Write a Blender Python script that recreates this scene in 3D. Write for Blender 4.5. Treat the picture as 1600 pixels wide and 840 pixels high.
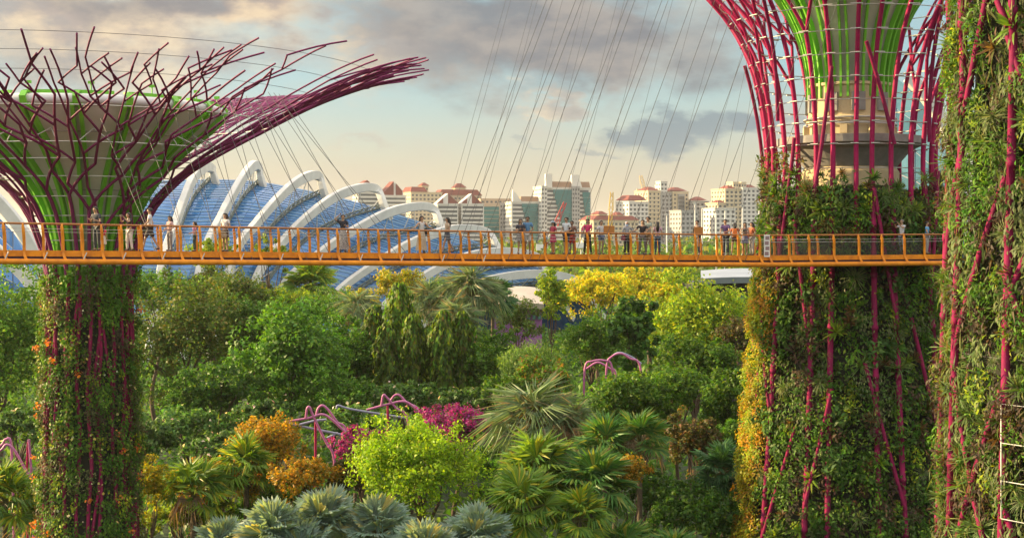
import bpy, math, random
import numpy as np
from mathutils import Vector, Matrix, Quaternion

# ------------------------------------------------------------------ scene, camera, sky, sun
for o in list(bpy.data.objects):
    bpy.data.objects.remove(o)
SC = bpy.context.scene
COL = SC.collection
FPX, HOR, CZ = 2000.0, 365.0, 22.5          # focal length and horizon row of the 1600 px photograph, eye height

def P(px, py, D):
    return Vector(((px - 800) * D / FPX, D, CZ - (py - HOR) * D / FPX))

cam = bpy.data.cameras.new('camera')
camo = bpy.data.objects.new('camera', cam)
COL.objects.link(camo)
camo.location = (0, 0, CZ)
camo.rotation_euler = (math.radians(90), 0, 0)
cam.sensor_width = 36
cam.lens = 36 * FPX / 1600
cam.shift_y = -(420 - HOR) / 1600
cam.clip_start = 0.5
cam.clip_end = 20000
SC.camera = camo

SUN_EL, SUN_AZ = 17.0, -78.0                # degrees; azimuth clockwise from the view direction (+Y)
SUN_STRENGTH, SKY_STRENGTH, EXPOSURE = 5.0, 0.15, 1.3
SC.view_settings.view_transform = 'Standard'
SC.view_settings.look = 'None'
SC.view_settings.gamma = 1
SC.view_settings.use_curve_mapping = False
SC.view_settings.exposure = EXPOSURE

sun = bpy.data.lights.new('sun', 'SUN')
sun.energy = SUN_STRENGTH
sun.angle = math.radians(0.6)
sun.color = (1.0, 0.73, 0.37)
suno = bpy.data.objects.new('sun', sun)
COL.objects.link(suno)
_e, _a = math.radians(SUN_EL), math.radians(SUN_AZ)
TO_SUN = Vector((math.sin(_a) * math.cos(_e), math.cos(_a) * math.cos(_e), math.sin(_e)))
suno.rotation_euler = TO_SUN.to_track_quat('Z', 'Y').to_euler()
suno.location = (-60, 0, 60)

def build_world():
    w = bpy.data.worlds.new('World')
    SC.world = w
    w.use_nodes = True
    nt = w.node_tree
    N, L = nt.nodes, nt.links
    for n in list(N):
        N.remove(n)
    out = N.new('ShaderNodeOutputWorld')
    bg = N.new('ShaderNodeBackground')
    bg.inputs['Strength'].default_value = SKY_STRENGTH
    L.new(bg.outputs[0], out.inputs[0])
    sky = N.new('ShaderNodeTexSky')
    sky.sky_type = 'NISHITA'
    sky.sun_disc = False
    sky.sun_elevation = _e
    sky.sun_rotation = _a
    sky.altitude = 0
    sky.air_density = 1.0
    sky.dust_density = 2.2
    sky.ozone_density = 1.6

    def val(x):
        return x
    def math_(op, a, b=None, clamp=False):
        n = N.new('ShaderNodeMath'); n.operation = op; n.use_clamp = clamp
        for i, v in enumerate((a, b)):
            if v is None: continue
            if isinstance(v, (int, float)): n.inputs[i].default_value = v
            else: L.new(v, n.inputs[i])
        return n.outputs[0]
    def vmath(op, a, b=None):
        n = N.new('ShaderNodeVectorMath'); n.operation = op
        for i, v in enumerate((a, b)):
            if v is None: continue
            if isinstance(v, (tuple, list)): n.inputs[i].default_value = v
            else: L.new(v, n.inputs[i])
        return n
    def mix(f, a, b):
        n = N.new('ShaderNodeMix'); n.data_type = 'RGBA'
        if isinstance(f, (int, float)): n.inputs[0].default_value = f
        else: L.new(f, n.inputs[0])
        for i, v in ((6, a), (7, b)):
            if isinstance(v, (tuple, list)): n.inputs[i].default_value = tuple(v) + (1,)
            else: L.new(v, n.inputs[i])
        return n.outputs[2]
    def rng(v, a, b, c, d, smooth=True):
        n = N.new('ShaderNodeMapRange'); n.interpolation_type = 'SMOOTHSTEP' if smooth else 'LINEAR'
        L.new(v, n.inputs[0])
        for i, x in enumerate((a, b, c, d)): n.inputs[i + 1].default_value = x
        return n.outputs[0]
    tc = N.new('ShaderNodeTexCoord')
    sep = N.new('ShaderNodeSeparateXYZ'); L.new(tc.outputs['Generated'], sep.inputs[0])
    az = math_('ARCTAN2', sep.outputs[0], sep.outputs[1])
    el = math_('ARCSINE', sep.outputs[2])
    comb = N.new('ShaderNodeCombineXYZ'); L.new(az, comb.inputs[0]); L.new(el, comb.inputs[1])
    ae = comb.outputs[0]
    # stretched noise warps the cloud outlines
    st = vmath('MULTIPLY', ae, (1.0, 2.0, 1.0)).outputs[0]
    nz = N.new('ShaderNodeTexNoise'); nz.inputs['Scale'].default_value = 16; nz.inputs['Detail'].default_value = 7; nz.inputs['Roughness'].default_value = 0.56
    L.new(st, nz.inputs['Vector'])
    wv = vmath('MULTIPLY', vmath('SUBTRACT', nz.outputs['Color'], (0.5, 0.5, 0.5)).outputs[0], (0.17, 0.085, 0)).outputs[0]
    wae = vmath('ADD', ae, wv).outputs[0]
    nz2 = N.new('ShaderNodeTexNoise'); nz2.inputs['Scale'].default_value = 9; nz2.inputs['Detail'].default_value = 5; nz2.inputs['Roughness'].default_value = 0.5
    L.new(st, nz2.inputs['Vector'])
    def blob(px, py, rx, ry, wgt=1.0, edge=1.0, src=None):
        d = vmath('SUBTRACT', src or wae, (math.atan((px - 800) / FPX), math.atan((HOR - py) / FPX), 0)).outputs[0]
        d = vmath('MULTIPLY', d, (FPX / rx, FPX / ry, 0)).outputs[0]
        ln = vmath('LENGTH', d).outputs['Value']
        return rng(ln, 1.0, 1.0 - edge, 0.0, wgt)
    def union(bl):
        r = bl[0]
        for b in bl[1:]: r = math_('MAXIMUM', r, b)
        return r
    base = sky.outputs[0]
    # the low sky is milky with humid air: the horizon band pales towards cream
    K = 1.07 / SKY_STRENGTH / 2 ** EXPOSURE
    hz = rng(el, 0.005, 0.30, 1.0, 0.0)
    base = mix(0.78, base, mix(rng(el, 0.02, 0.14, 0, 1), (0.55 * K, 0.465 * K, 0.32 * K), (0.24 * K, 0.46 * K, 0.50 * K)))
    # thin veil everywhere
    veil = math_('MULTIPLY', rng(nz2.outputs['Fac'], 0.42, 0.72, 0, 0.55), 1.0)
    base = mix(veil, base, (0.58 * K, 0.51 * K, 0.42 * K))
    cream = union([blob(160, 50, 420, 120, 0.95, 0.8), blob(390, 20, 160, 90, 1, 0.7), blob(600, 60, 130, 90, 0.8, 0.8), blob(870, 160, 70, 18, 0.7, 0.8), blob(560, 215, 60, 14, 0.35, 0.9), blob(-500, 60, 600, 200, 0.9, 0.7), blob(2300, 40, 500, 160, 0.9, 0.7)])
    base = mix(cream, base, mix(rng(nz.outputs['Fac'], 0.4, 0.62, 0, 1), (0.44 * K, 0.37 * K, 0.335 * K), (0.86 * K, 0.68 * K, 0.46 * K)))
    grey = union([blob(860, 70, 360, 105, 0.95, 0.62), blob(760, 20, 330, 70, 0.9, 0.7), blob(1080, 60, 160, 90, 0.75, 0.8), blob(200, 20, 240, 55, 0.75, 0.8), blob(60, 110, 180, 45, 0.5, 0.9), blob(-400, 0, 420, 130, 0.8, 0.7), blob(2100, -60, 560, 150, 0.9, 0.6)])
    base = mix(grey, base, mix(rng(nz.outputs['Fac'], 0.36, 0.66, 0, 1), (0.205 * K, 0.215 * K, 0.245 * K), (0.39 * K, 0.355 * K, 0.33 * K)))
    blue = union([blob(1060, 205, 130, 36, 0.85, 0.7), blob(1175, 195, 90, 40, 0.85, 0.6), blob(1010, 195, 60, 26, 0.85, 0.6), blob(925, 232, 40, 10, 0.5, 0.9), blob(820, 228, 30, 8, 0.35, 0.9)])
    base = mix(blue, base, (0.19 * K, 0.275 * K, 0.335 * K))
    # the rest of the dome: unseen broken cloud overhead, brightened to add fill light
    ov = N.new('ShaderNodeTexNoise'); ov.inputs['Scale'].default_value = 3.2; ov.inputs['Detail'].default_value = 6
    L.new(tc.outputs['Generated'], ov.inputs['Vector'])
    hi = math_('MULTIPLY', rng(el, 0.20, 0.55, 0, 1), rng(ov.outputs['Fac'], 0.38, 0.56, 0.25, 0.95))
    base = mix(hi, base, (2.7 * K, 2.35 * K, 2.05 * K))
    L.new(base, bg.inputs['Color'])
build_world()
SC.render.engine = 'CYCLES'
SC.cycles.max_bounces = 6
SC.cycles.diffuse_bounces = 3
SC.cycles.transparent_max_bounces = 12

# ------------------------------------------------------------------ helpers
RNG = np.random.default_rng(7)
random.seed(7)

def tag(o, label=None, cat=None, group=None, kind=None):
    if label: o['label'] = label
    if cat: o['category'] = cat
    if group: o['group'] = group
    if kind: o['kind'] = kind
    return o

def empty(name, loc=(0, 0, 0), label=None, cat=None, group=None):
    o = bpy.data.objects.new(name, None)
    COL.objects.link(o)
    o.location = loc
    o.empty_display_size = 0.3
    return tag(o, label, cat, group)

def link(name, me, parent=None, mats=None):
    o = bpy.data.objects.new(name, me)
    COL.objects.link(o)
    if parent is not None:
        o.parent = parent
        o.matrix_parent_inverse = Matrix.Identity(4)
    return o

class MB:
    """collects shapes; build() links them as one mesh object"""
    def __init__(self, org=(0, 0, 0)):
        self.v, self.f, self.m, self.o, self.s = [], [], [], Vector(org), []
    def add(self, vs, fs, mi=0, smooth=False):
        b = len(self.v)
        self.v += [tuple(Vector(v) - self.o) for v in vs]
        self.f += [tuple(b + i for i in f) for f in fs]
        self.m += [mi] * len(fs)
        self.s += [smooth] * len(fs)
    def box(self, c, s, rz=0.0, mi=0, taper=1.0):
        cx, cy, cz = c; hx, hy, hz = s[0] / 2, s[1] / 2, s[2] / 2
        ca, sa = math.cos(rz), math.sin(rz)
        vs = []
        for z in (-1, 1):
            t = taper if z > 0 else 1
            for x, y in ((-1, -1), (1, -1), (1, 1), (-1, 1)):
                X, Y = x * hx * t, y * hy * t
                vs.append((cx + X * ca - Y * sa, cy + X * sa + Y * ca, cz + z * hz))
        self.add(vs, [(3, 2, 1, 0), (4, 5, 6, 7), (0, 1, 5, 4), (1, 2, 6, 5), (2, 3, 7, 6), (3, 0, 4, 7)], mi)
    def tube(self, pts, r, n=6, mi=0, cap=True, smooth=True):
        pts = [Vector(p) for p in pts]
        k = len(pts)
        rs = r if isinstance(r, (list, tuple)) else [r] * k
        T = []
        for i in range(k):
            t = pts[min(i + 1, k - 1)] - pts[max(i - 1, 0)]
            T.append(t.normalized() if t.length > 1e-9 else Vector((0, 0, 1)))
        u = T[0].orthogonal().normalized()
        vs = []
        for i in range(k):
            u = (u - T[i] * u.dot(T[i]))
            u = u.normalized() if u.length > 1e-6 else T[i].orthogonal().normalized()
            w = T[i].cross(u)
            for j in range(n):
                a = 2 * math.pi * j / n
                vs.append(pts[i] + (u * math.cos(a) + w * math.sin(a)) * rs[i])
        fs = []
        for i in range(k - 1):
            for j in range(n):
                j2 = (j + 1) % n
                fs.append((i * n + j, i * n + j2, (i + 1) * n + j2, (i + 1) * n + j))
        self.add(vs, fs, mi, smooth)
        if cap:
            self.add(vs[:n], [tuple(range(n - 1, -1, -1))], mi)
            self.add(vs[-n:], [tuple(range(n))], mi)
    def sweep(self, pts, w, h, side=None, mi=0):
        """rectangular bar; side = horizontal vector across the bar (or None)"""
        pts = [Vector(p) for p in pts]
        k = len(pts); vs = []
        ws = w if isinstance(w, (list, tuple)) else [w] * k
        hs = h if isinstance(h, (list, tuple)) else [h] * k
        for i in range(k):
            t = (pts[min(i + 1, k - 1)] - pts[max(i - 1, 0)]).normalized()
            s = Vector(side) if side is not None else t.cross(Vector((0, 0, 1)))
            s = (s - t * s.dot(t)).normalized()
            n = s.cross(t).normalized()
            for a, b in ((-1, -1), (1, -1), (1, 1), (-1, 1)):
                vs.append(pts[i] + s * (a * ws[i] / 2) + n * (b * hs[i] / 2))
        fs = []
        for i in range(k - 1):
            for j in range(4):
                j2 = (j + 1) % 4
                fs.append((i * 4 + j, i * 4 + j2, (i + 1) * 4 + j2, (i + 1) * 4 + j))
        fs += [(3, 2, 1, 0), tuple((k - 1) * 4 + q for q in range(4))]
        self.add(vs, fs, mi)
    def lathe(self, prof, c=(0, 0), n=32, mi=0, smooth=True, sx=1, sy=1):
        vs = []
        for r, z in prof:
            for j in range(n):
                a = 2 * math.pi * j / n
                vs.append((c[0] + r * sx * math.cos(a), c[1] + r * sy * math.sin(a), z))
        fs = []
        for i in range(len(prof) - 1):
            for j in range(n):
                j2 = (j + 1) % n
                fs.append((i * n + j, i * n + j2, (i + 1) * n + j2, (i + 1) * n + j))
        self.add(vs, fs, mi, smooth)
    def disc(self, r, z, c=(0, 0), n=32, mi=0):
        self.add([(c[0] + r * math.cos(2 * math.pi * j / n), c[1] + r * math.sin(2 * math.pi * j / n), z) for j in range(n)], [tuple(range(n))], mi)
    def build(self, name, mat, parent=None, bevel=0):
        me = bpy.data.meshes.new(name)
        me.from_pydata(self.v, [], self.f)
        for m in (mat if isinstance(mat, (list, tuple)) else [mat]):
            me.materials.append(m)
        me.polygons.foreach_set('material_index', self.m)
        me.polygons.foreach_set('use_smooth', self.s)
        me.update()
        o = link(name, me, parent)
        if bevel:
            b = o.modifiers.new('bevel', 'BEVEL'); b.width = bevel; b.segments = 1; b.limit_method = 'ANGLE'
        return o

def jointed(pts, r, every=2.6):
    """points and radii of a tube with a slightly thicker splice sleeve every few metres"""
    pts = [Vector(p) for p in pts]
    P_, R_, acc = [pts[0]], [r], every * .5
    for a, b in zip(pts, pts[1:]):
        L = (b - a).length; t = acc
        while t < L - .12:
            for d, q in ((-.11, 1), (-.10, 1.2), (.10, 1.2), (.11, 1)):
                P_.append(a.lerp(b, (t + d) / L)); R_.append(r * q)
            t += every
        acc = max(.3, t - L)
        P_.append(b); R_.append(r)
    return P_, R_

def smooth_path(pts, sub=6):
    """Catmull-Rom through the points"""
    p = [Vector(q) for q in pts]
    if len(p) < 3: return p
    out = []
    for i in range(len(p) - 1):
        a = p[i - 1] if i > 0 else p[i] * 2 - p[i + 1]
        b, c = p[i], p[i + 1]
        d = p[i + 2] if i + 2 < len(p) else p[i + 1] * 2 - p[i]
        for k in range(sub):
            t = k / sub
            out.append(0.5 * ((2 * b) + (c - a) * t + (2 * a - 5 * b + 4 * c - d) * t * t + (3 * b - a - 3 * c + d) * t ** 3))
    out.append(p[-1])
    return out

# ------------------------------------------------------------------ materials
def mat(name, c, c2=None, scale=3.0, rough=0.6, metal=0.0, bump=0.0, spec=0.5, coat=0.0, rnd=0.0):
    m = bpy.data.materials.new(name)
    m.use_nodes = True
    nt = m.node_tree; N, L = nt.nodes, nt.links
    b = N['Principled BSDF']
    b.inputs['Roughness'].default_value = rough
    b.inputs['Metallic'].default_value = metal
    b.inputs['Specular IOR Level'].default_value = spec
    b.inputs['Coat Weight'].default_value = coat
    c2 = c2 or tuple(x * 0.78 for x in c)
    tc = N.new('ShaderNodeTexCoord')
    nz = N.new('ShaderNodeTexNoise'); nz.inputs['Scale'].default_value = scale; nz.inputs['Detail'].default_value = 6; nz.inputs['Roughness'].default_value = 0.65
    L.new(tc.outputs['Object'], nz.inputs['Vector'])
    mr = N.new('ShaderNodeMapRange'); mr.inputs[1].default_value = 0.32; mr.inputs[2].default_value = 0.68
    L.new(nz.outputs['Fac'], mr.inputs[0])
    mx = N.new('ShaderNodeMix'); mx.data_type = 'RGBA'
    mx.inputs[6].default_value = tuple(c) + (1,); mx.inputs[7].default_value = tuple(c2) + (1,)
    L.new(mr.outputs[0], mx.inputs[0])
    col = mx.outputs[2]
    if rnd:
        oi = N.new('ShaderNodeObjectInfo')
        h = N.new('ShaderNodeHueSaturation')
        m2 = N.new('ShaderNodeMapRange'); m2.inputs[3].default_value = 1 - rnd; m2.inputs[4].default_value = 1 + rnd
        L.new(oi.outputs['Random'], m2.inputs[0]); L.new(m2.outputs[0], h.inputs['Value']); L.new(col, h.inputs['Color'])
        col = h.outputs[0]
    L.new(col, b.inputs['Base Color'])
    if bump:
        bp = N.new('ShaderNodeBump'); bp.inputs['Strength'].default_value = bump; bp.inputs['Distance'].default_value = 0.05
        L.new(nz.outputs['Fac'], bp.inputs['Height']); L.new(bp.outputs[0], b.inputs['Normal'])
    return m

def leaf_mat(name, trans=0.45, rough=0.5, rnd=0.25, tint=(1.25, 1.15, 0.5)):
    """leaf colour comes from the mesh's own leaf-by-leaf colours"""
    m = bpy.data.materials.new(name)
    m.use_nodes = True
    nt = m.node_tree; N, L = nt.nodes, nt.links
    for n in list(N): N.remove(n)
    out = N.new('ShaderNodeOutputMaterial')
    at = N.new('ShaderNodeAttribute'); at.attribute_name = 'leaf'
    oi = N.new('ShaderNodeObjectInfo')
    h = N.new('ShaderNodeHueSaturation')
    mr = N.new('ShaderNodeMapRange'); mr.inputs[3].default_value = 1 - rnd; mr.inputs[4].default_value = 1 + rnd
    L.new(oi.outputs['Random'], mr.inputs[0]); L.new(mr.outputs[0], h.inputs['Value']); L.new(at.outputs['Color'], h.inputs['Color'])
    p = N.new('ShaderNodeBsdfPrincipled')
    p.inputs['Roughness'].default_value = rough
    p.inputs['Specular IOR Level'].default_value = 0.3
    L.new(h.outputs[0], p.inputs['Base Color'])
    tr = N.new('ShaderNodeBsdfTranslucent')
    mm = N.new('ShaderNodeMix'); mm.data_type = 'RGBA'; mm.blend_type = 'MULTIPLY'; mm.inputs[0].default_value = 1
    mm.inputs[7].default_value = tint + (1,)
    L.new(h.outputs[0], mm.inputs[6]); L.new(mm.outputs[2], tr.inputs['Color'])
    mx = N.new('ShaderNodeMixShader'); mx.inputs[0].default_value = trans
    L.new(p.outputs[0], mx.inputs[1]); L.new(tr.outputs[0], mx.inputs[2]); L.new(mx.outputs[0], out.inputs[0])
    return m

M = {}
M['leaf'] = leaf_mat('leaf')
M['petal'] = leaf_mat('petal', 0.4, 0.6, 0.1, (1.1, 1.0, 0.9))
M['palm'] = leaf_mat('palm_leaf', 0.4, 0.42, 0.15, (1.5, 1.25, 0.45))
M['bark'] = mat('bark', (0.13, 0.085, 0.055), (0.06, 0.042, 0.03), 6, 0.9, bump=0.6)
M['palmbark'] = mat('palm_bark', (0.16, 0.125, 0.09), (0.07, 0.05, 0.035), 9, 0.9, bump=0.8)
M['magenta'] = mat('magenta_paint', (0.36, 0.007, 0.088), (0.23, 0.006, 0.06), 2.4, 0.6, spec=.2)
M['shademagenta'] = mat('shaded_magenta_paint', (0.25, 0.010, 0.072), (0.14, 0.012, 0.05), 3.0, 0.7, spec=.15)  # darker copy of the magenta: shade on the trunk tubes put into the colour
M['purple'] = mat('purple_paint', (0.19, 0.016, 0.105), (0.125, 0.012, 0.07), 1.8, 0.6, spec=.25)
M['pink'] = mat('pink_paint', (0.52, 0.16, 0.36), (0.36, 0.10, 0.25), 1.2, 0.4)
M['bluegrey'] = mat('bluegrey_paint', (0.27, 0.30, 0.42), (0.20, 0.2, 0.3), 1.2, 0.4)
M['green'] = mat('green_paint', (0.17, 0.52, 0.03), (0.12, 0.40, 0.022), 1.3, 0.45)
M['funnel'] = mat('funnel_shell', (0.55, 0.54, 0.50), (0.43, 0.42, 0.39), 0.5, 0.75, bump=0.1)
M['rimwhite'] = mat('rim_white', (0.60, 0.61, 0.62), (0.5, 0.51, 0.53), 0.6, 0.55)
M['steel'] = mat('galvanised_steel', (0.55, 0.55, 0.53), (0.42, 0.42, 0.41), 4, 0.45, 0.3)
M['cable'] = mat('cable', (0.10, 0.10, 0.105), (0.07, 0.07, 0.07), 4, 0.5, 0.3)
M['concrete'] = mat('concrete', (0.60, 0.49, 0.29), (0.42, 0.35, 0.22), 0.9, 0.85, bump=0.25)
M['greyconc'] = mat('grey_concrete', (0.30, 0.29, 0.28), (0.19, 0.185, 0.18), 1.1, 0.85, bump=0.25)
M['panel'] = mat('planting_panel', (0.030, 0.030, 0.020), (0.015, 0.018, 0.012), 2, 0.95)
M['orange'] = mat('orange_paint', (0.74, 0.27, 0.010), (0.48, 0.155, 0.012), 2.2, 0.55, spec=.3)
M['orangedark'] = mat('rail_paint', (0.40, 0.16, 0.035), (0.30, 0.115, 0.03), 2, 0.5)
M['plum'] = mat('plum_fascia', (0.085, 0.035, 0.075), (0.055, 0.025, 0.05), 1.2, 0.6)
M['deck'] = mat('deck_grating', (0.16, 0.12, 0.09), (0.1, 0.08, 0.06), 8, 0.8)
M['board'] = mat('board_brown', (0.42, 0.17, 0.03), (0.33, 0.13, 0.03), 3, 0.6)
M['white'] = mat('white_paint', (0.78, 0.78, 0.76), (0.68, 0.68, 0.66), 0.7, 0.5)
M['ribwhite'] = mat('rib_white', (0.60, 0.61, 0.59), (0.47, 0.48, 0.47), 0.35, 0.55)
M['truss'] = mat('truss_grey', (0.12, 0.16, 0.15), (0.08, 0.11, 0.11), 0.8, 0.5)
M['bars'] = mat('glazing_bar', (0.035, 0.085, 0.16), (0.025, 0.06, 0.12), 0.5, 0.5)
M['slat'] = mat('shade_slat', (0.09, 0.23, 0.40), (0.05, 0.17, 0.34), 0.4, 0.4)
M['domeglass'] = mat('dome_glass', (0.020, 0.115, 0.33), (0.045, 0.19, 0.43), 0.10, 0.10, 0.2, rnd=0.22, spec=.45)
M['greenglass'] = mat('green_glass', (0.10, 0.24, 0.25), (0.16, 0.34, 0.34), 0.15, 0.15, 0.3, rnd=0.2)

def clear_glass():
    m = bpy.data.materials.new('clear_glass'); m.use_nodes = True
    nt = m.node_tree; N, L = nt.nodes, nt.links
    out = N['Material Output']; b = N['Principled BSDF']
    b.inputs['Base Color'].default_value = (0.10, 0.11, 0.10, 1); b.inputs['Roughness'].default_value = 0.15
    t = N.new('ShaderNodeBsdfTransparent'); t.inputs[0].default_value = (0.78, 0.80, 0.78, 1)
    mx = N.new('ShaderNodeMixShader'); mx.inputs[0].default_value = 0.22
    L.new(t.outputs[0], mx.inputs[1]); L.new(b.outputs[0], mx.inputs[2]); L.new(mx.outputs[0], out.inputs[0])
    return m
M['glass'] = clear_glass()
_solid = {}
def solid(c, rough=0.75, scale=6):
    k = (tuple(round(x, 3) for x in c), rough)
    if k not in _solid:
        _solid[k] = mat('cloth_%d' % len(_solid), c, tuple(x * 0.75 for x in c), scale, rough)
    return _solid[k]

# ------------------------------------------------------------------ foliage meshes (numpy)
def unit(v):
    return v / np.maximum(np.linalg.norm(v, axis=-1, keepdims=True), 1e-9)

def leaf_mesh(name, C, A, Nn, size, cols, aspect=0.55, fold=0.18, material=None):
    """one kite-shaped folded leaf per row: C centre, A length direction, Nn facing"""
    n = len(C)
    A = unit(A); B = unit(np.cross(Nn, A)); Nn = np.cross(A, B)
    s = np.asarray(size).reshape(-1, 1) * np.ones((n, 1))
    v = np.empty((n, 4, 3))
    v[:, 0] = C - A * s * 0.5
    v[:, 1] = C + B * s * aspect * 0.5 + Nn * s * fold + A * s * 0.05
    v[:, 2] = C + A * s * 0.5
    v[:, 3] = C - B * s * aspect * 0.5 + Nn * s * fold + A * s * 0.05
    me = bpy.data.meshes.new(name)
    me.vertices.add(n * 4); me.vertices.foreach_set('co', v.reshape(-1))
    me.loops.add(n * 4); me.loops.foreach_set('vertex_index', np.arange(n * 4, dtype=np.int32))
    me.polygons.add(n); me.polygons.foreach_set('loop_start', np.arange(0, n * 4, 4, dtype=np.int32))
    me.update(calc_edges=True)
    at = me.attributes.new('leaf', 'FLOAT_COLOR', 'POINT')
    cc = np.ones((n, 4, 4)); cc[:, :, :3] = np.asarray(cols)[:, None, :]
    at.data.foreach_set('color', cc.reshape(-1))
    me.materials.append(material or M['leaf'])
    return me

def pick_cols(n, palette, jit=0.18, rng=RNG):
    pal = np.array([p[:3] for p in palette]); w = np.array([p[3] if len(p) > 3 else 1 for p in palette], float)
    idx = rng.choice(len(pal), n, p=w / w.sum())
    c = pal[idx] * (1 + rng.normal(0, jit, (n, 1))) * (1 + rng.normal(0, jit * 0.4, (n, 3)))
    return np.clip(c, 0.002, 0.95)

def crown_mesh(name, rx, ry, rz, n, leaf, palette, lobes=9, clump=0.9, droop=0.0, flowers=None, seed=0, shape='round', up=0.45, aspect=0.55, density_in=0.25):
    """leaves in clumps over several lobes: uneven outline, gaps and light and dark clumps"""
    r = np.random.default_rng(seed)
    lob = []
    for i in range(lobes):
        d = unit(r.normal(size=3)); d[2] = d[2] * 0.8 + 0.12
        k = r.uniform(0.34, 0.62); s = r.uniform(0.36, 0.56)
        if shape == 'column': d[:2] *= 0.5
        if shape == 'flat': d[2] *= 0.5
        c = d * k * np.array([rx, ry, rz])
        lob.append((c, np.array([rx, ry, rz]) * s))
    lob.append((np.zeros(3), np.array([rx, ry, rz]) * 0.6))
    R = np.array([l[1] for l in lob]); Cn = np.array([l[0] for l in lob])
    nc = max(12, int(n / 38))
    li = r.choice(len(lob), nc, p=(R[:, 0] * R[:, 2]) / (R[:, 0] * R[:, 2]).sum())
    d = unit(r.normal(size=(nc, 3))); d[:, 2] = np.where(r.random(nc) < 0.7, np.abs(d[:, 2]), d[:, 2])
    rad = np.where(r.random(nc) < density_in, r.uniform(0.45, 0.9, nc), r.uniform(0.86, 1.08, nc))[:, None]
    cc = Cn[li] + d * R[li] * rad
    cl_n = unit(d / R[li])
    ccol = 1 + r.normal(0, 0.17, nc)
    per = r.integers(0, nc, n)
    cr = clump * r.uniform(0.6, 1.25, nc)
    off = unit(r.normal(size=(n, 3))) * (r.random(n) ** 0.45)[:, None] * cr[per][:, None]
    C = cc[per] + off
    out = unit(0.55 * cl_n[per] + unit(off) * 0.8 + np.array([0, 0, up]) + r.normal(0, 0.35, (n, 3)))
    A = unit(r.normal(size=(n, 3)) + np.array([0, 0, -droop * 3 - 0.3]) + cl_n[per] * 0.4)
    cols = pick_cols(n, palette, 0.16, r) * ccol[per][:, None]
    size = leaf * r.uniform(0.65, 1.3, n)
    if flowers:
        fcol, frac = flowers
        pickf = r.random(n) < frac
        cols[pickf] = pick_cols(int(pickf.sum()), fcol, 0.1, r)
        C[pickf] += cl_n[per][pickf] * cr[per][pickf][:, None] * 0.5
    return leaf_mesh(name, C, A, out, size, np.clip(cols, 0.003, 0.9), aspect), lob

def _boost(d, f):
    return {k: [(c[0] * f * 1.2, c[1] * f * 1.06, c[2] * f * .75) + tuple(c[3:]) for c in v] for k, v in d.items()}
PAL = {
    'dark': [(0.030, 0.095, 0.014, 3), (0.045, 0.13, 0.017, 3), (0.075, 0.165, 0.022, 1)],
    'deep': [(0.022, 0.075, 0.014, 3), (0.036, 0.105, 0.018, 2), (0.065, 0.14, 0.022, 1)],
    'mid': [(0.038, 0.115, 0.014, 3), (0.065, 0.155, 0.018, 2), (0.095, 0.18, 0.02, 1)],
    'olive': [(0.06, 0.10, 0.02, 3), (0.045, 0.105, 0.022, 3), (0.10, 0.11, 0.035, 1)],
    'yellow': [(0.25, 0.255, 0.012, 3), (0.14, 0.21, 0.015, 3), (0.32, 0.27, 0.012, 2)],
    'yelgreen': [(0.12, 0.20, 0.014, 3), (0.18, 0.235, 0.016, 2), (0.07, 0.15, 0.015, 3)],
    'lime': [(0.13, 0.26, 0.012, 3), (0.19, 0.32, 0.014, 3), (0.09, 0.19, 0.012, 2)],
    'orange': [(0.25, 0.165, 0.012, 3), (0.18, 0.145, 0.015, 3), (0.33, 0.19, 0.012, 2), (0.10, 0.13, 0.02, 2)],
    'feather': [(0.075, 0.16, 0.035, 3), (0.11, 0.20, 0.05, 2), (0.05, 0.12, 0.025, 2)],
    'frangi': [(0.035, 0.10, 0.03, 3), (0.055, 0.13, 0.04, 2), (0.08, 0.15, 0.05, 1)],
    'brown': [(0.055, 0.05, 0.025, 3), (0.04, 0.06, 0.02, 3), (0.09, 0.06, 0.035, 1)],
    'boug': [(0.22, 0.015, 0.26, 4), (0.15, 0.015, 0.20, 3), (0.05, 0.08, 0.02, 1.8), (0.30, 0.035, 0.30, 1.5)],
    'redtip': [(0.04, 0.10, 0.015, 4), (0.14, 0.09, 0.02, 1.5), (0.06, 0.13, 0.02, 2)],
}
PAL = _boost(PAL, 1.5)
WF = ([(0.7, 0.55, 0.5), (0.7, 0.35, 0.4), (0.75, 0.7, 0.6)], 0.012)

def limb_tubes(mb, base, top, lobes, C, r0, seed):
    r = random.Random(seed)
    base = Vector(base); C = Vector(C)
    fork = base.lerp(C, 0.62)
    mid = base.lerp(fork, 0.5) + Vector((r.uniform(-1, 1), r.uniform(-1, 1), 0)) * 0.06 * (C - base).length
    mb.tube(smooth_path([base, mid, fork], 4), [r0 * (1 - 0.45 * i / 8) for i in range(9)], 7)
    for c, R in lobes[:7]:
        t = C + Vector(c) * 0.95
        m = fork.lerp(t, 0.5) + Vector((r.uniform(-.4, .4), r.uniform(-.4, .4), 0.25 * (t - fork).length * 0.4))
        pts = smooth_path([fork, m, t], 3)
        mb.tube(pts, [r0 * 0.5 * (1 - 0.75 * i / (len(pts) - 1)) for i in range(len(pts))], 5)

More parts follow.
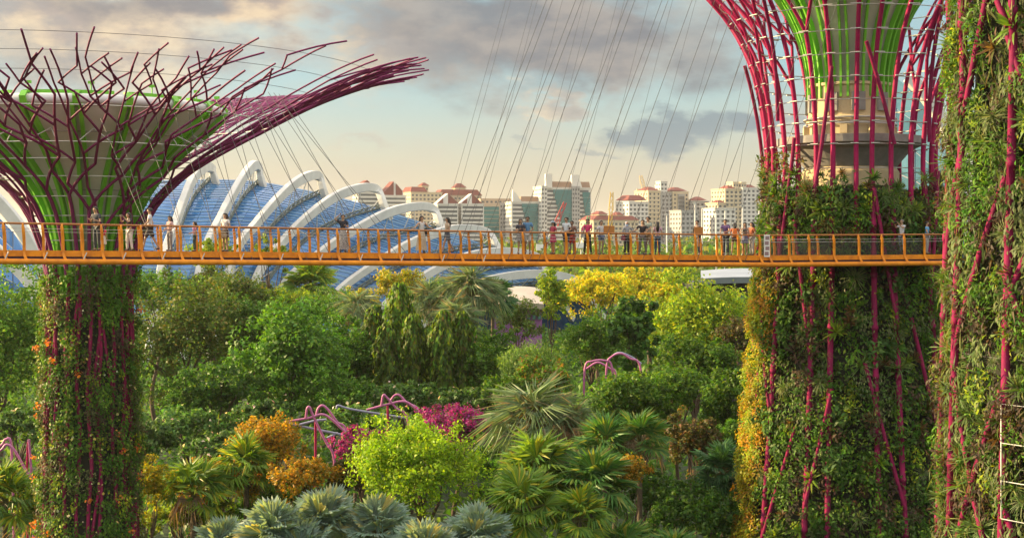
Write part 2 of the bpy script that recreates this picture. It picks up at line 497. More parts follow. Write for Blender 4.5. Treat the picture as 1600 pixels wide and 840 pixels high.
TREES = 0
def tree(name, label, px, py, hw, hh, D, pal, group='garden trees', cat='tree', leaf=0.34, dens=0.34, lobes=9, clump=None, droop=0.0, flowers=None, shape='round', up=0.45, aspect=0.55, tr=None, ry=0.9):
    global TREES
    TREES += 1
    if py < 640 and D < 135: py, hh = py + .30 * hh, hh * 1.3
    elif py < 720: py, hh = py + .16 * hh, hh * 1.15
    C = P(px, py, D); k = D / FPX
    rx, rz = hw * k * 1.04, hh * k * 1.04
    base = Vector((C.x, C.y, 0))
    root = empty(name, base, label, cat, group)
    leaf *= 1.12
    n = int(min(24000, max(1500, math.pi * hw * hh * dens * 1.25 / max(leaf / (0.30 * D / 110), 0.5) ** 1.5)))
    me, lob = crown_mesh(name + '_crown', rx, rx * ry, rz, n, leaf, PAL[pal], lobes, clump or max(0.35, min(rx, rz) * 0.17), droop, flowers, 100 + TREES, shape, up, aspect)
    cr = link('crown', me, root); cr.location = C - base
    mb = MB()
    if C.z - rz * 0.2 > 0.3:
        limb_tubes(mb, (0, 0, -0.2), None, lob, C - base, tr or max(0.07, rx * 0.055), TREES)
        mb.build('trunk', M['bark'], root)
    return root

# fan palms ---------------------------------------------------------
def fan_mesh(name, R, pet, pal, blades=28, arc=250, droop=0.25, width=1.0, seed=0, split=0.55):
    r = np.random.default_rng(seed)
    vs, fs, cs = [], [], []
    n = blades
    w = math.radians(arc) / n
    pc = pick_cols(n, pal, 0.12, r)
    for j in range(n):
        a = -math.radians(arc) / 2 + (j + 0.5) * w
        L = R * (0.80 + 0.2 * math.cos(a * 0.75)) * r.uniform(0.92, 1.05)
        ml = L * split
        pl = 0.05 * R * (1 if j % 2 else -1) * 0.6
        def pt(ang, rad, z):
            return (pet + rad * math.cos(ang), rad * math.sin(ang), z)
        cup = 0.13 * R * math.sin(abs(a) * 0.5)
        b = len(vs)
        hw_ = w * 0.56 * width
        vs += [pt(a, 0.02 * R, 0), pt(a - hw_, ml, cup + pl - 0.03 * R), pt(a + hw_, ml, cup - pl - 0.03 * R),
               pt(a, ml, cup + 0.035 * R), pt(a + r.normal(0, 0.03), L, cup - droop * R * r.uniform(0.6, 1.5))]
        fs += [(b, b + 1, b + 3), (b, b + 3, b + 2), (b + 1, b + 4, b + 3), (b + 3, b + 4, b + 2)]
        cs += [pc[j]] * 3 + [pc[j]] + [pc[j] * 1.15]
    b = len(vs)
    pw = 0.025 * R + 0.015
    vs += [(0, -pw, 0), (0, pw, 0), (0, 0, pw * 1.4), (pet, -pw * .6, 0), (pet, pw * .6, 0), (pet, 0, pw)]
    fs += [(b, b + 3, b + 5, b + 2), (b + 1, b + 2, b + 5, b + 4), (b, b + 1, b + 4, b + 3)]
    cs += [np.array((0.16, 0.17, 0.06))] * 6
    me = bpy.data.meshes.new(name)
    me.from_pydata(vs, [], fs)
    at = me.attributes.new('leaf', 'FLOAT_COLOR', 'POINT')
    cc = np.ones((len(vs), 4)); cc[:, :3] = np.array(cs)
    at.data.foreach_set('color', cc.reshape(-1))
    me.materials.append(M['palm'])
    return me

FP = {
    'silver': [(0.20, 0.31, 0.26, 3), (0.25, 0.37, 0.30, 2), (0.42, 0.44, 0.20, 1.2)],
    'greenfan': [(0.07, 0.19, 0.045, 3), (0.11, 0.25, 0.05, 2), (0.22, 0.28, 0.06, 1)],
    'yelfan': [(0.16, 0.28, 0.03, 3), (0.32, 0.36, 0.03, 2), (0.09, 0.20, 0.03, 2)],
    'greyfan': [(0.14, 0.23, 0.12, 3), (0.19, 0.27, 0.15, 2), (0.30, 0.27, 0.17, 1)],
    'dry': [(0.34, 0.24, 0.14, 2), (0.26, 0.20, 0.13, 2)],
    'darkfan': [(0.04, 0.13, 0.045, 3), (0.065, 0.17, 0.055, 2)],
}
_fan = {}
def fan(kind, var):
    k = (kind, var)
    if k not in _fan:
        R = 1.0
        spec = {'silver': (24, 250, 0.08, 1.05, 0.74), 'greenfan': (22, 230, 0.22, 0.9, 0.58), 'yelfan': (22, 230, 0.24, 0.95, 0.6),
                'greyfan': (24, 230, 0.55, 0.45, 0.42), 'dry': (20, 220, 0.8, 0.5, 0.42), 'darkfan': (24, 240, 0.16, 1.0, 0.62)}[kind]
        _fan[k] = fan_mesh('frond_' + kind, R, 0.75, FP[kind], spec[0], spec[1], spec[2] * (0.7 + 0.5 * var), spec[3], 50 + var * 7 + len(kind), spec[4])
    return _fan[k]

def palm(label, px, py, rad, D, kind, n=22, group='fan palms', seed=0, lo=-35, hi=85, dry=0.0, name='fan_palm', cat='palm', fruit=False):
    """px, py is the heart of the crown, rad its half width in the photograph"""
    r = random.Random(seed + int(px) * 7)
    C = P(px, py, D); k = D / FPX
    R = rad * k / 1.38
    root = empty(name, (C.x, C.y, 0), label, cat, group)
    mb = MB()
    tr = max(0.1, R * 0.13)
    pts = smooth_path([(0.1, 0, -0.2), (0.0, 0.1, C.z * 0.5), (0, 0, C.z - 0.05)], 4)
    mb.tube(pts, [tr * (1.15 - 0.3 * i / (len(pts) - 1)) for i in range(len(pts))], 8)
    mb.build('trunk', M['palmbark'], root)
    for i in range(n):
        t = (i + 0.5) / n
        e = math.radians(hi + (lo - hi) * t ** 0.9 + r.uniform(-8, 8))
        a = i * 2.39996 + r.uniform(-0.25, 0.25)
        kd = 'dry' if (r.random() < dry and t > 0.45) else kind
        o = link('frond', fan(kd, r.randrange(3)), root)
        o.location = (0, 0, C.z)
        o.rotation_mode = 'QUATERNION'
        q = Quaternion((0, 0, 1), a) @ Quaternion((0, 1, 0), -e) @ Quaternion((1, 0, 0), r.uniform(-0.5, 0.5))
        o.rotation_quaternion = q
        s = R * r.uniform(0.82, 1.12)
        o.scale = (s, s, s)
    if fruit:
        g = np.random.default_rng(seed + int(px))
        for i in range(5):
            a = i * 1.3 + px; L = R * .75
            e = Vector((math.cos(a), math.sin(a), .25))
            pts = [Vector((0, 0, C.z)), Vector((0, 0, C.z)) + e * L * .6, Vector((0, 0, C.z - L * .45)) + e * L * .85]
            mb = MB(); mb.tube(smooth_path(pts, 3), .025, 5); st = mb.build('fruit_stalk', solid((.45, .26, .05)), root)
            m = 60; C0 = np.array(pts[2]); Cc = C0 + g.normal(0, .16, (m, 3)) * np.array([1, 1, 1.4])
            link('fruit', leaf_mesh('fruit', Cc, g.normal(size=(m, 3)), g.normal(size=(m, 3)), .13 * g.uniform(.7, 1.3, m), pick_cols(m, [(.62, .24, .02, 2), (.55, .30, .03, 1)], .12, g), .9, .15, M['petal']), st)
    return root

# strap-leaved rosettes for the living walls
def rosette_mesh(name, n, L, w, pal, arch=0.5, seed=0, spread=1.0):
    r = np.random.default_rng(seed)
    vs, fs, cs = [], [], []
    for i in range(n):
        a = i * 2.39996 + r.uniform(-0.3, 0.3)
        e = r.uniform(0.15, 1.35) * spread
        l = L * r.uniform(0.7, 1.15)
        d = np.array([math.cos(a) * math.cos(e), math.sin(a) * math.cos(e), math.sin(e)])
        s = np.array([-math.sin(a), math.cos(a), 0])
        c = pick_cols(1, pal, 0.15, r)[0]
        b = len(vs)
        for t, ww in ((0, 0.5), (0.4, 1.0), (0.75, 0.75), (1, 0.05)):
            p = d * l * t + np.array([0, 0, -arch * l * t * t * 0.6]) * math.cos(e)
            vs += [tuple(p - s * w * ww * 0.5), tuple(p + s * w * ww * 0.5)]
            cs += [c * (0.85 + 0.3 * t)] * 2
        for q in range(3):
            fs.append((b + 2 * q, b + 2 * q + 1, b + 2 * q + 3, b + 2 * q + 2))
    me = bpy.data.meshes.new(name)
    me.from_pydata(vs, [], fs)
    at = me.attributes.new('leaf', 'FLOAT_COLOR', 'POINT')
    cc = np.ones((len(vs), 4)); cc[:, :3] = np.array(cs)
    at.data.foreach_set('color', cc.reshape(-1))
    me.materials.append(M['leaf'])
    return me
ROS = [rosette_mesh('bromeliad', 30, 0.52, 0.055, [(0.080, 0.190, 0.021, 2), (0.130, 0.232, 0.025, 2)], 0.6, 1),
       rosette_mesh('bromeliad', 48, 0.55, 0.028, [(0.090, 0.158, 0.041, 2), (0.140, 0.211, 0.066, 2)], 0.9, 2),
       rosette_mesh('bromeliad', 26, 0.42, 0.055, [(0.110, 0.063, 0.029, 2), (0.140, 0.079, 0.033, 1), (0.080, 0.116, 0.025, 1)], 0.5, 3),
       rosette_mesh('bromeliad', 60, 0.58, 0.020, [(0.220, 0.264, 0.115, 2), (0.150, 0.211, 0.083, 2)], 1.4, 4),
       rosette_mesh('bromeliad', 26, 0.58, 0.065, [(0.160, 0.274, 0.025, 2), (0.220, 0.295, 0.029, 1)], 0.7, 5),
       rosette_mesh('bromeliad', 34, 0.42, 0.045, [(0.045, 0.126, 0.021, 2), (0.070, 0.158, 0.025, 2)], 0.8, 6),
       rosette_mesh('bromeliad', 44, 0.75, 0.026, [(0.100, 0.179, 0.033, 2), (0.200, 0.232, 0.058, 1)], 2.0, 7)]

# ------------------------------------------------------------------ ground
def ground():
    mb = MB()
    mb.add([(-9000, -600, 0), (9000, -600, 0), (9000, 16000, 0), (-9000, 16000, 0)], [(0, 1, 2, 3)])
    g = mb.build('ground', mat('garden_ground', (0.035, 0.06, 0.018), (0.02, 0.035, 0.012), 0.15, 0.95))
    tag(g, kind='structure')
    # low planting between the trees
    r = np.random.default_rng(5)
    n = 90000
    D = np.sqrt(r.uniform(58 ** 2, 270 ** 2, n)); x = (r.random(n) - 0.5) * D * 0.95
    c2 = np.sin(x * 0.55 + np.sin(D * 0.21) * 2) * np.cos(D * 0.42 + x * 0.13)
    h = 2.2 + 2.4 * np.clip(c2, -0.5, 1) * np.clip((D - 60) / 25, .3, 1)
    z = h * r.random(n) ** 0.4
    C = np.stack([x, D, z], 1)
    Nn = unit(r.normal(0, 0.6, (n, 3)) + np.array([0, -0.15, 0.8]))
    A = unit(r.normal(size=(n, 3)))
    cols = pick_cols(n, PAL['dark'] + PAL['mid'] + PAL['frangi'], 0.2, r)
    me = leaf_mesh('ground_cover', C, A, Nn, r.uniform(0.35, 0.8, n) * (0.6 + D / 200), cols)
    o = link('ground_cover', me)
    tag(o, 'low dark green planting filling the ground between the trees', 'planting', kind='stuff')
ground()

def far_wood():
    # the tree belt in front of the city reads as one mass
    r = np.random.default_rng(9)
    n = 60000
    D = r.uniform(330, 800, n)
    px = r.uniform(180, 1700, n)
    top = 6.0 + 4.5 * np.sin(px * 0.035 + D * 0.03) * np.cos(px * 0.011 - D * 0.017) + 4.0 * np.sin(px * 0.11 + D * 0.05) + np.where(px > 1060, 4.0, 0.0)
    top = np.clip(top + 7.5, 8, 20.5)
    z = top * r.random(n) ** 0.35
    C = np.stack([(px - 800) * D / FPX, D, z], 1)
    Nn = unit(r.normal(0, 0.6, (n, 3)) + np.array([-0.1, -0.4, 0.6]))
    cols = pick_cols(n, PAL['mid'] + PAL['olive'] + PAL['yelgreen'], 0.2, r)
    me = leaf_mesh('far_wood', C, unit(r.normal(size=(n, 3))), Nn, r.uniform(1.1, 2.6, n), cols, 0.8)
    tag(link('far_wood', me), 'belt of distant green trees below the city towers', 'trees', kind='stuff')
far_wood()

# ------------------------------------------------------------------ conservatory
def resample(pts, n):
    pts = smooth_path(pts, 8)
    d = [0]
    for i in range(1, len(pts)): d.append(d[-1] + (pts[i] - pts[i - 1]).length)
    out = []
    for k in range(n):
        t = d[-1] * k / (n - 1); i = 0
        while i < len(d) - 2 and d[i + 1] < t: i += 1
        f = (t - d[i]) / max(d[i + 1] - d[i], 1e-9)
        out.append(pts[i].lerp(pts[i + 1], min(1, f)))
    return out

def conservatory():
    # base-to-ridge lines of the glass under each arch, and the arches above them
    T = [[(150, 500), (160, 420), (180, 350), (205, 305), (232, 282)],
         [(245, 500), (262, 430), (280, 365), (303, 310), (330, 280)],
         [(300, 500), (325, 425), (352, 360), (380, 310), (407, 284)],
         [(345, 500), (380, 412), (420, 362), (460, 324), (503, 302)],
         [(385, 500), (430, 425), (482, 374), (535, 345), (594, 326)],
         [(420, 510), (485, 440), (545, 397), (610, 370), (682, 355)],
         [(480, 515), (560, 455), (625, 418), (695, 395), (768, 386)],
         [(560, 520), (640, 468), (700, 440), (765, 422), (838, 416)],
         [(640, 520), (705, 485), (760, 462), (820, 448), (895, 445)]]
    Rb = [[(130, 500), (148, 420), (170, 340), (198, 285), (222, 262), (236, 266), (240, 282)],
          [(228, 500), (252, 420), (274, 350), (298, 286), (318, 262), (331, 264), (336, 281)],
          [(283, 500), (316, 405), (345, 340), (373, 288), (394, 260), (404, 262), (409, 284)],
          [(325, 500), (364, 404), (400, 350), (443, 302), (473, 279), (497, 275), (507, 303)],
          [(365, 500), (400, 436), (445, 374), (495, 327), (540, 300), (585, 294), (602, 326)],
          [(400, 510), (440, 450), (505, 392), (565, 353), (620, 328), (672, 324), (690, 355)],
          [(465, 515), (520, 464), (600, 404), (655, 374), (710, 358), (758, 362), (777, 386)],
          [(545, 520), (605, 474), (665, 430), (725, 402), (785, 393), (835, 400), (848, 418)],
          [(625, 520), (680, 484), (735, 448), (790, 432), (850, 428), (895, 436), (905, 446)]]
    org = P(480, 365, 230); org.z = 0
    root = empty('conservatory', org, 'long blue glass conservatory dome under sweeping white arches behind the skyway', 'conservatory')
    NR, SUBC, ROWS = 10, 4, 8
    lines, ridges = [], []
    for i, row in enumerate(T):
        D0, D1 = 205 + 5 * i, 245 + 5 * i
        k = len(row)
        pts = [P(p[0], p[1], D0 + (D1 - D0) * (j / (k - 1)) ** 1.1) for j, p in enumerate(row)]
        lines.append(resample(pts, ROWS + 1))
        arch = Rb[i]; k = len(arch)
        ap = [P(p[0], p[1], (D0 - 4) + (D1 - D0 + 2) * min(1, j / (k - 2)) ** 1.1) for j, p in enumerate(arch)]
        ap[0].z = 0.2
        # beyond the hook the arch runs down the far side
        e = ap[-1]
        back = [e + Vector((3.0, 5, -e.z * 0.35)), e + Vector((7, 12, -e.z * 0.8))]
        sp = smooth_path(ap + back, 6)
        mb = MB(org)
        hd = (ap[-2] - ap[0]); side = Vector((-hd.y, hd.x, 0)).normalized()
        k = len(sp)
        mb.sweep(sp, 1.15, [1.85 - 0.65 * abs(2 * q / (k - 1) - 1) for q in range(k)], side)
        mb.build('arch', M['ribwhite'], root, 0.12)
        # truss line on the glass and V struts up to the arch
        lo = resample(pts, 26)
        mb = MB(org)
        mb.tube([p + Vector((0, 0, .25)) for p in lo], 0.22, 5)
        mb.tube([p + Vector((0.2, -0.3, 1.0)) for p in lo], 0.14, 5)
        for q in range(25):
            mb.tube([lo[q] + Vector((0, 0, .25)), lo[q + 1] + Vector((.2, -.3, 1.0))], 0.10, 4, cap=False)
            mb.tube([lo[q] + Vector((.2, -.3, 1.0)), lo[q + 1] + Vector((0, 0, .25))], 0.10, 4, cap=False)
        mb.build('truss', M['truss'], root)
        ra = resample(ap, 26)
        for q in range(5, 25, 3):
            mb = MB(org)
            mb.tube([lo[q], ra[min(25, q + 1)]], 0.11, 4); mb.tube([lo[min(25, q + 2)], ra[min(25, q + 1)]], 0.11, 4)
            mb.build('strut', M['ribwhite'], root)
    # glass panes between the lines, each a piece of its own
    nb = len(lines) - 1
    G = []
    for i in range(nb):
        for s in range(SUBC):
            f = s / SUBC
            a = lines[max(i - 1, 0)]; b = lines[i]; c = lines[i + 1]; d = lines[min(i + 2, nb)]
            G.append([0.5 * ((2 * b[j]) + (c[j] - a[j]) * f + (2 * a[j] - 5 * b[j] + 4 * c[j] - d[j]) * f * f + (3 * b[j] - a[j] - 3 * c[j] + d[j]) * f ** 3) for j in range(ROWS + 1)])
    G.append(lines[-1])
    r = random.Random(3)
    slats = MB(org)
    for i in range(len(G) - 1):
        for j in range(ROWS):
            a, b, c, d = G[i][j], G[i + 1][j], G[i + 1][j + 1], G[i][j + 1]
            ce = (a + b + c + d) / 4
            nrm = (c - a).cross(d - b).normalized()
            if nrm.y > 0: nrm = -nrm
            t = Vector((r.uniform(-1, 1), r.uniform(-1, 1), r.uniform(-1, 1))) * 0.012
            q4 = [ce + (p - ce) * 0.975 + nrm * ((p - ce).dot(t)) for p in (a, b, c, d)]
            mb = MB(org)
            q8 = q4 + [p - nrm * 0.12 for p in q4]
            mb.add(q8, [(0, 1, 2, 3), (7, 6, 5, 4), (0, 4, 5, 1), (1, 5, 6, 2), (2, 6, 7, 3), (3, 7, 4, 0)])
            mb.build('glass_pane', M['domeglass'], root)
            # shade slats inside each pane show as pale level lines
            for u in (0.2, 0.42, 0.64, 0.86):
                p0 = q4[0].lerp(q4[3], u) + nrm * 0.05; p1 = q4[1].lerp(q4[2], u) + nrm * 0.05
                slats.sweep([p0, p1], 0.14 + r.random() * 0.42, 0.05, nrm.cross(p1 - p0))
    sl = slats.build('shade_slats', M['slat'], root); tag(sl, kind='stuff')
    mb = MB(org)
    for g in G[::2]:
        mb.tube([p - Vector((0, -.05, .1)) for p in g], 0.13, 4, cap=False)
    for j in range(ROWS + 1):
        mb.tube([g[j] - Vector((0, -.05, .1)) for g in G], 0.10, 4, cap=False)
    tag(mb.build('glazing_bars', M['bars'], root), kind='stuff')
    # far side of the shell down to the ground
    mb = MB(org); vs, fs = [], []
    for g in G:
        e = g[-1]
        vs += [e + Vector((0, 0.3, -0.1)), e + Vector((4, 8, -0.18 * e.z)), e + Vector((9, 18, -0.6 * e.z)), Vector((e.x + 12, e.y + 24, 0))]
    for i in range(len(G) - 1):
        for q in range(3):
            fs.append((i * 4 + q, (i + 1) * 4 + q, (i + 1) * 4 + q + 1, i * 4 + q + 1))
    mb.add(vs, fs)
    mb.build('rear_shell', M['domeglass'], root)
conservatory()

def arch_house(label, arches, D, glass, gmat, name='glasshouse'):
    org = P(glass[0], 365, D); org.z = 0
    root = empty(name, org, label, 'conservatory')
    for a in arches:
        pts = smooth_path([P(p[0], p[1], D - 3) for p in a], 6)
        mb = MB(org); mb.sweep(pts, 1.4, 1.8, (0, 1, 0)); mb.build('arch', M['ribwhite'], root, 0.1)
    # curved glass wall of single panes between two lines
    lo, hi = glass[1], glass[2]
    n = len(lo); rows = 6
    for i in range(n - 1):
        for j in range(rows):
            def g(k, q):
                t = q / rows
                b = Vector((*lo[k], 0)).lerp(Vector((*hi[k], 0)), t)
                return P(b.x, b.y, D + 10 * t * t)
            a, b, c, d = g(i, j), g(i + 1, j), g(i + 1, j + 1), g(i, j + 1)
            ce = (a + b + c + d) / 4
            mb = MB(org)
            q4 = [ce + (p - ce) * 0.95 for p in (a, b, c, d)]
            mb.add(q4 + [p + Vector((0, .15, 0)) for p in q4], [(0, 1, 2, 3), (7, 6, 5, 4), (0, 4, 5, 1), (1, 5, 6, 2), (2, 6, 7, 3), (3, 7, 4, 0)])
            mb.build('glass_pane', gmat, root)
    mb = MB(org)
    for k in range(n):
        mb.tube([P(*Vector((*lo[k], 0)).lerp(Vector((*hi[k], 0)), t / 6).xy, D + 10 * (t / 6) ** 2 + 0.2) for t in range(7)], 0.15, 5)
    mb.build('frame', M['bars'], root)
arch_house('second glasshouse at far left with white arches sloping down to the right', [[(-120, 230), (-50, 270), (10, 328), (50, 385), (75, 440), (90, 500)], [(-120, 330), (-60, 352), (0, 395), (45, 438), (70, 490)]], 200,
           (-20, [(-140, 520), (-80, 520), (-20, 520), (20, 520), (60, 520), (84, 520)], [(-140, 250), (-80, 280), (-20, 320), (20, 362), (60, 420), (84, 490)]), M['domeglass'])
arch_house('pale green glasshouse with a white arch showing between the two planted towers', [[(1420, 120), (1450, 155), (1478, 200), (1500, 270), (1512, 350)]], 190,
           (1460, [(1400, 420), (1430, 420), (1455, 420), (1480, 420), (1505, 420)], [(1400, 120), (1430, 145), (1455, 178), (1480, 225), (1505, 320)]), M['greenglass'])

def pavilion(label, px0, px1, roof_py, eave_py, base_py, D, roofmat, wallmat, depth=22, name='pavilion', bump=10):
    org = P((px0 + px1) / 2, 365, D); org.z = 0
    root = empty(name, org, label, 'pavilion')
    mb = MB(org); vs = []
    K = 14
    for i in range(K + 1):
        t = i / K; px = px0 + (px1 - px0) * t
        arch = math.sin(math.pi * (0.1 + 0.8 * t))
        a = P(px, eave_py - bump * arch * 0.35, D); b = P(px, roof_py - bump * arch * 0.5, D + depth * 0.5); c = P(px, eave_py, D + depth)
        vs += [a, b, c, a - Vector((0, -0.2, 0.8)), c - Vector((0, 0.2, 0.8))]
    fs = []
    for i in range(K):
        p, q = i * 5, (i + 1) * 5
        fs += [(p, q, q + 1, p + 1), (p + 1, q + 1, q + 2, p + 2), (p, p + 3, q + 3, q), (p + 3, p + 4, q + 4, q + 3), (p + 2, q + 2, q + 4, p + 4)]
    mb.add(vs, fs); mb.build('roof', roofmat, root)
    mb = MB(org)
    mb.box(((org.x), D + depth / 2 + 1, 0.5 * (P(0, eave_py, D).z - 0.9)), ((px1 - px0) * D / FPX * 0.94, depth - 4, P(0, eave_py, D).z - 0.9))
    mb.build('wall', wallmat, root)
    zt = P(0, eave_py, D).z - 1.2
    zb = max(0.4, P(0, base_py, D).z)
    n = 9
    for i in range(n):
        x = org.x + (i - (n - 1) / 2) * (px1 - px0) * D / FPX * 0.94 / n
        w = (px1 - px0) * D / FPX * 0.94 / n * 0.62
        f = MB(org); f.box((x, D + 2.9, (zt + zb) / 2), (w, 0.3, (zt - zb) * 0.5)); fo = f.build('window', M['truss'], root)
        g = MB(org); g.box((x, D + 2.7, (zt + zb) / 2), (w * 0.8, 0.2, (zt - zb) * 0.42)); g.build('pane', M['greenglass'], fo)
    return root
pavilion('low pavilion with a grey curved roof and dark window band below the skyway', 1095, 1235, 424, 436, 480, 165, mat('zinc_roof', (0.30, 0.34, 0.39), (0.22, 0.25, 0.3), 0.3, 0.45, 0.3), mat('dark_wall', (0.05, 0.035, 0.07), (0.03, 0.025, 0.04), 0.5, 0.6))
pavilion('small pavilion with a rounded beige roof at the right end of the glass dome', 770, 850, 452, 476, 505, 190, mat('beige_roof', (0.42, 0.37, 0.31), (0.32, 0.28, 0.24), 0.3, 0.6), mat('violet_wall', (0.26, 0.09, 0.30), (0.18, 0.06, 0.22), 0.4, 0.6), 16)

# ------------------------------------------------------------------ city
W = {'white': mat('tower_white', (0.66, 0.64, 0.60), (0.56, 0.55, 0.52), 0.05, 0.8), 'cream': mat('tower_cream', (0.60, 0.51, 0.36), (0.50, 0.43, 0.30), 0.05, 0.8),
     'beige': mat('tower_beige', (0.50, 0.40, 0.30), (0.42, 0.34, 0.26), 0.05, 0.8), 'grey': mat('tower_grey', (0.42, 0.41, 0.40), (0.34, 0.34, 0.34), 0.05, 0.8),
     'red': mat('red_tile', (0.19, 0.045, 0.035), (0.14, 0.035, 0.028), 0.2, 0.85), 'brown': mat('brown_roof', (0.30, 0.19, 0.13), (0.24, 0.15, 0.1), 0.2, 0.85),
     'teal': mat('teal_curtain_wall', (0.03, 0.145, 0.165), (0.05, 0.20, 0.21), 0.06, 0.15, 0.3), 'win': mat('window_hazed', (0.12, 0.13, 0.14), (0.08, 0.09, 0.10), 0.2, 0.25)}  # window grey is lightened to stand in for distance haze

class Tower:
    def __init__(s, label, px, D, rot, name='tower_block'):
        c = P(px, 365, D); s.D, s.k = D, D / FPX
        s.root = empty(name, (c.x, c.y, 0), label, 'building', 'far city buildings')
        s.root.rotation_euler = (0, 0, math.radians(rot)); s.px = px; s.n = 0
        s.c = math.cos(math.radians(rot))
    def zz(s, py): return CZ - (py - HOR) * s.k
    def mass(s, px0, px1, top, dep, wall, st=3.2, cols=None, yo=0.0, win='win', ww=0.5, wh=0.48, z0=0.0, band=False, sides=True, part='wall', ytop=None):
        x0, x1 = (px0 - s.px) * s.k / s.c, (px1 - s.px) * s.k / s.c
        z1 = s.zz(top)
        if z0 < 0: z0 = z1 - 14
        w = x1 - x0; xc = (x0 + x1) / 2
        mb = MB(); mb.box((xc, yo + dep / 2, (z0 + z1) / 2), (w, dep, z1 - z0)); mb.build(part, W[wall], s.root)
        mb = MB()
        n = int((z1 - z0 - 1.5) / st); cols = cols or max(2, int(w / 3.4))
        lo = max(0, n - 40)
        for i in range(lo, n):
            z = z1 - 1.4 - (n - 1 - i) * st - st * wh * 0.5
            if z < z0 + 1: continue
            if band:
                mb.box((xc, yo - 0.02, z), (w * 0.9, 0.3, st * wh))
            else:
                for j in range(cols):
                    mb.box((x0 + (j + 0.5) * w / cols, yo - 0.02, z), (w / cols * ww, 0.3, st * wh))
            if sides:
                c2 = max(2, int(dep / 4))
                for j in range(c2):
                    for xs in (x0, x1):
                        mb.box((xs, yo + (j + 0.5) * dep / c2, z), (0.3, dep / c2 * 0.42, st * wh * 0.9))
        if mb.v: tag(mb.build('windows', W[win], s.root), kind='stuff')
        # floor ledges
        mb = MB()
        for i in range(lo, n):
            z = z1 - 1.4 - (n - 1 - i) * st + 0.25
            mb.box((xc, yo - 0.1, z), (w + 0.3, 0.5, 0.22))
        if mb.v: tag(mb.build('ledges', W[wall], s.root), kind='stuff')
        mb = MB(); mb.box((xc, yo + dep / 2, z1 + 0.3), (w + 0.8, dep + 0.8, 0.6)); mb.build('parapet', W[wall], s.root)
        return x0, x1, z1
    def hip(s, px0, px1, base, top, dep, yo=0.0, m='red', taper=0.15):
        x0, x1 = (px0 - s.px) * s.k / s.c, (px1 - s.px) * s.k / s.c
        z0, z1 = s.zz(base), s.zz(top)
        mb = MB(); mb.box(((x0 + x1) / 2, yo + dep / 2, (z0 + z1) / 2 + 0.6), (x1 - x0 + 1.2, dep + 1.2, z1 - z0), 0, 0, taper); mb.build('roof', W[m], s.root)
    def slant(s, px0, px1, base, top0, top1, dep, yo, m):
        """fin or gable with a sloping top between two columns"""
        x0, x1 = (px0 - s.px) * s.k / s.c, (px1 - s.px) * s.k / s.c
        z = s.zz(base); a, b = s.zz(top0), s.zz(top1)
        vs = []
        for y in (yo, yo + dep): vs += [(x0, y, z), (x1, y, z), (x1, y, b), (x0, y, a)]
        mb = MB(); mb.add(vs, [(0, 1, 2, 3), (7, 6, 5, 4), (0, 4, 5, 1), (1, 5, 6, 2), (2, 6, 7, 3), (3, 7, 4, 0)])
        mb.build('fin' if m == 'white' else 'roof', W[m], s.root)
    def sail(s, px0, px1, top, bot, split_t, split_b, yo):
        """teal curtain wall whose left edge steps down and to the right"""
        n = 12
        for i in range(n):
            t = i / n
            a = split_t + (split_b - split_t) * t
            za, zb = s.zz(top + (bot - top) * t), s.zz(top + (bot - top) * (i + 1) / n)
            x0, x1 = (a - s.px) * s.k / s.c, (px1 - s.px) * s.k / s.c
            if x1 - x0 < 0.4: continue
            mb = MB(); mb.box(((x0 + x1) / 2, yo, (za + zb) / 2), (x1 - x0, 0.8, (za - zb) * 0.96)); mb.build('glass_panel', W['teal'], s.root)

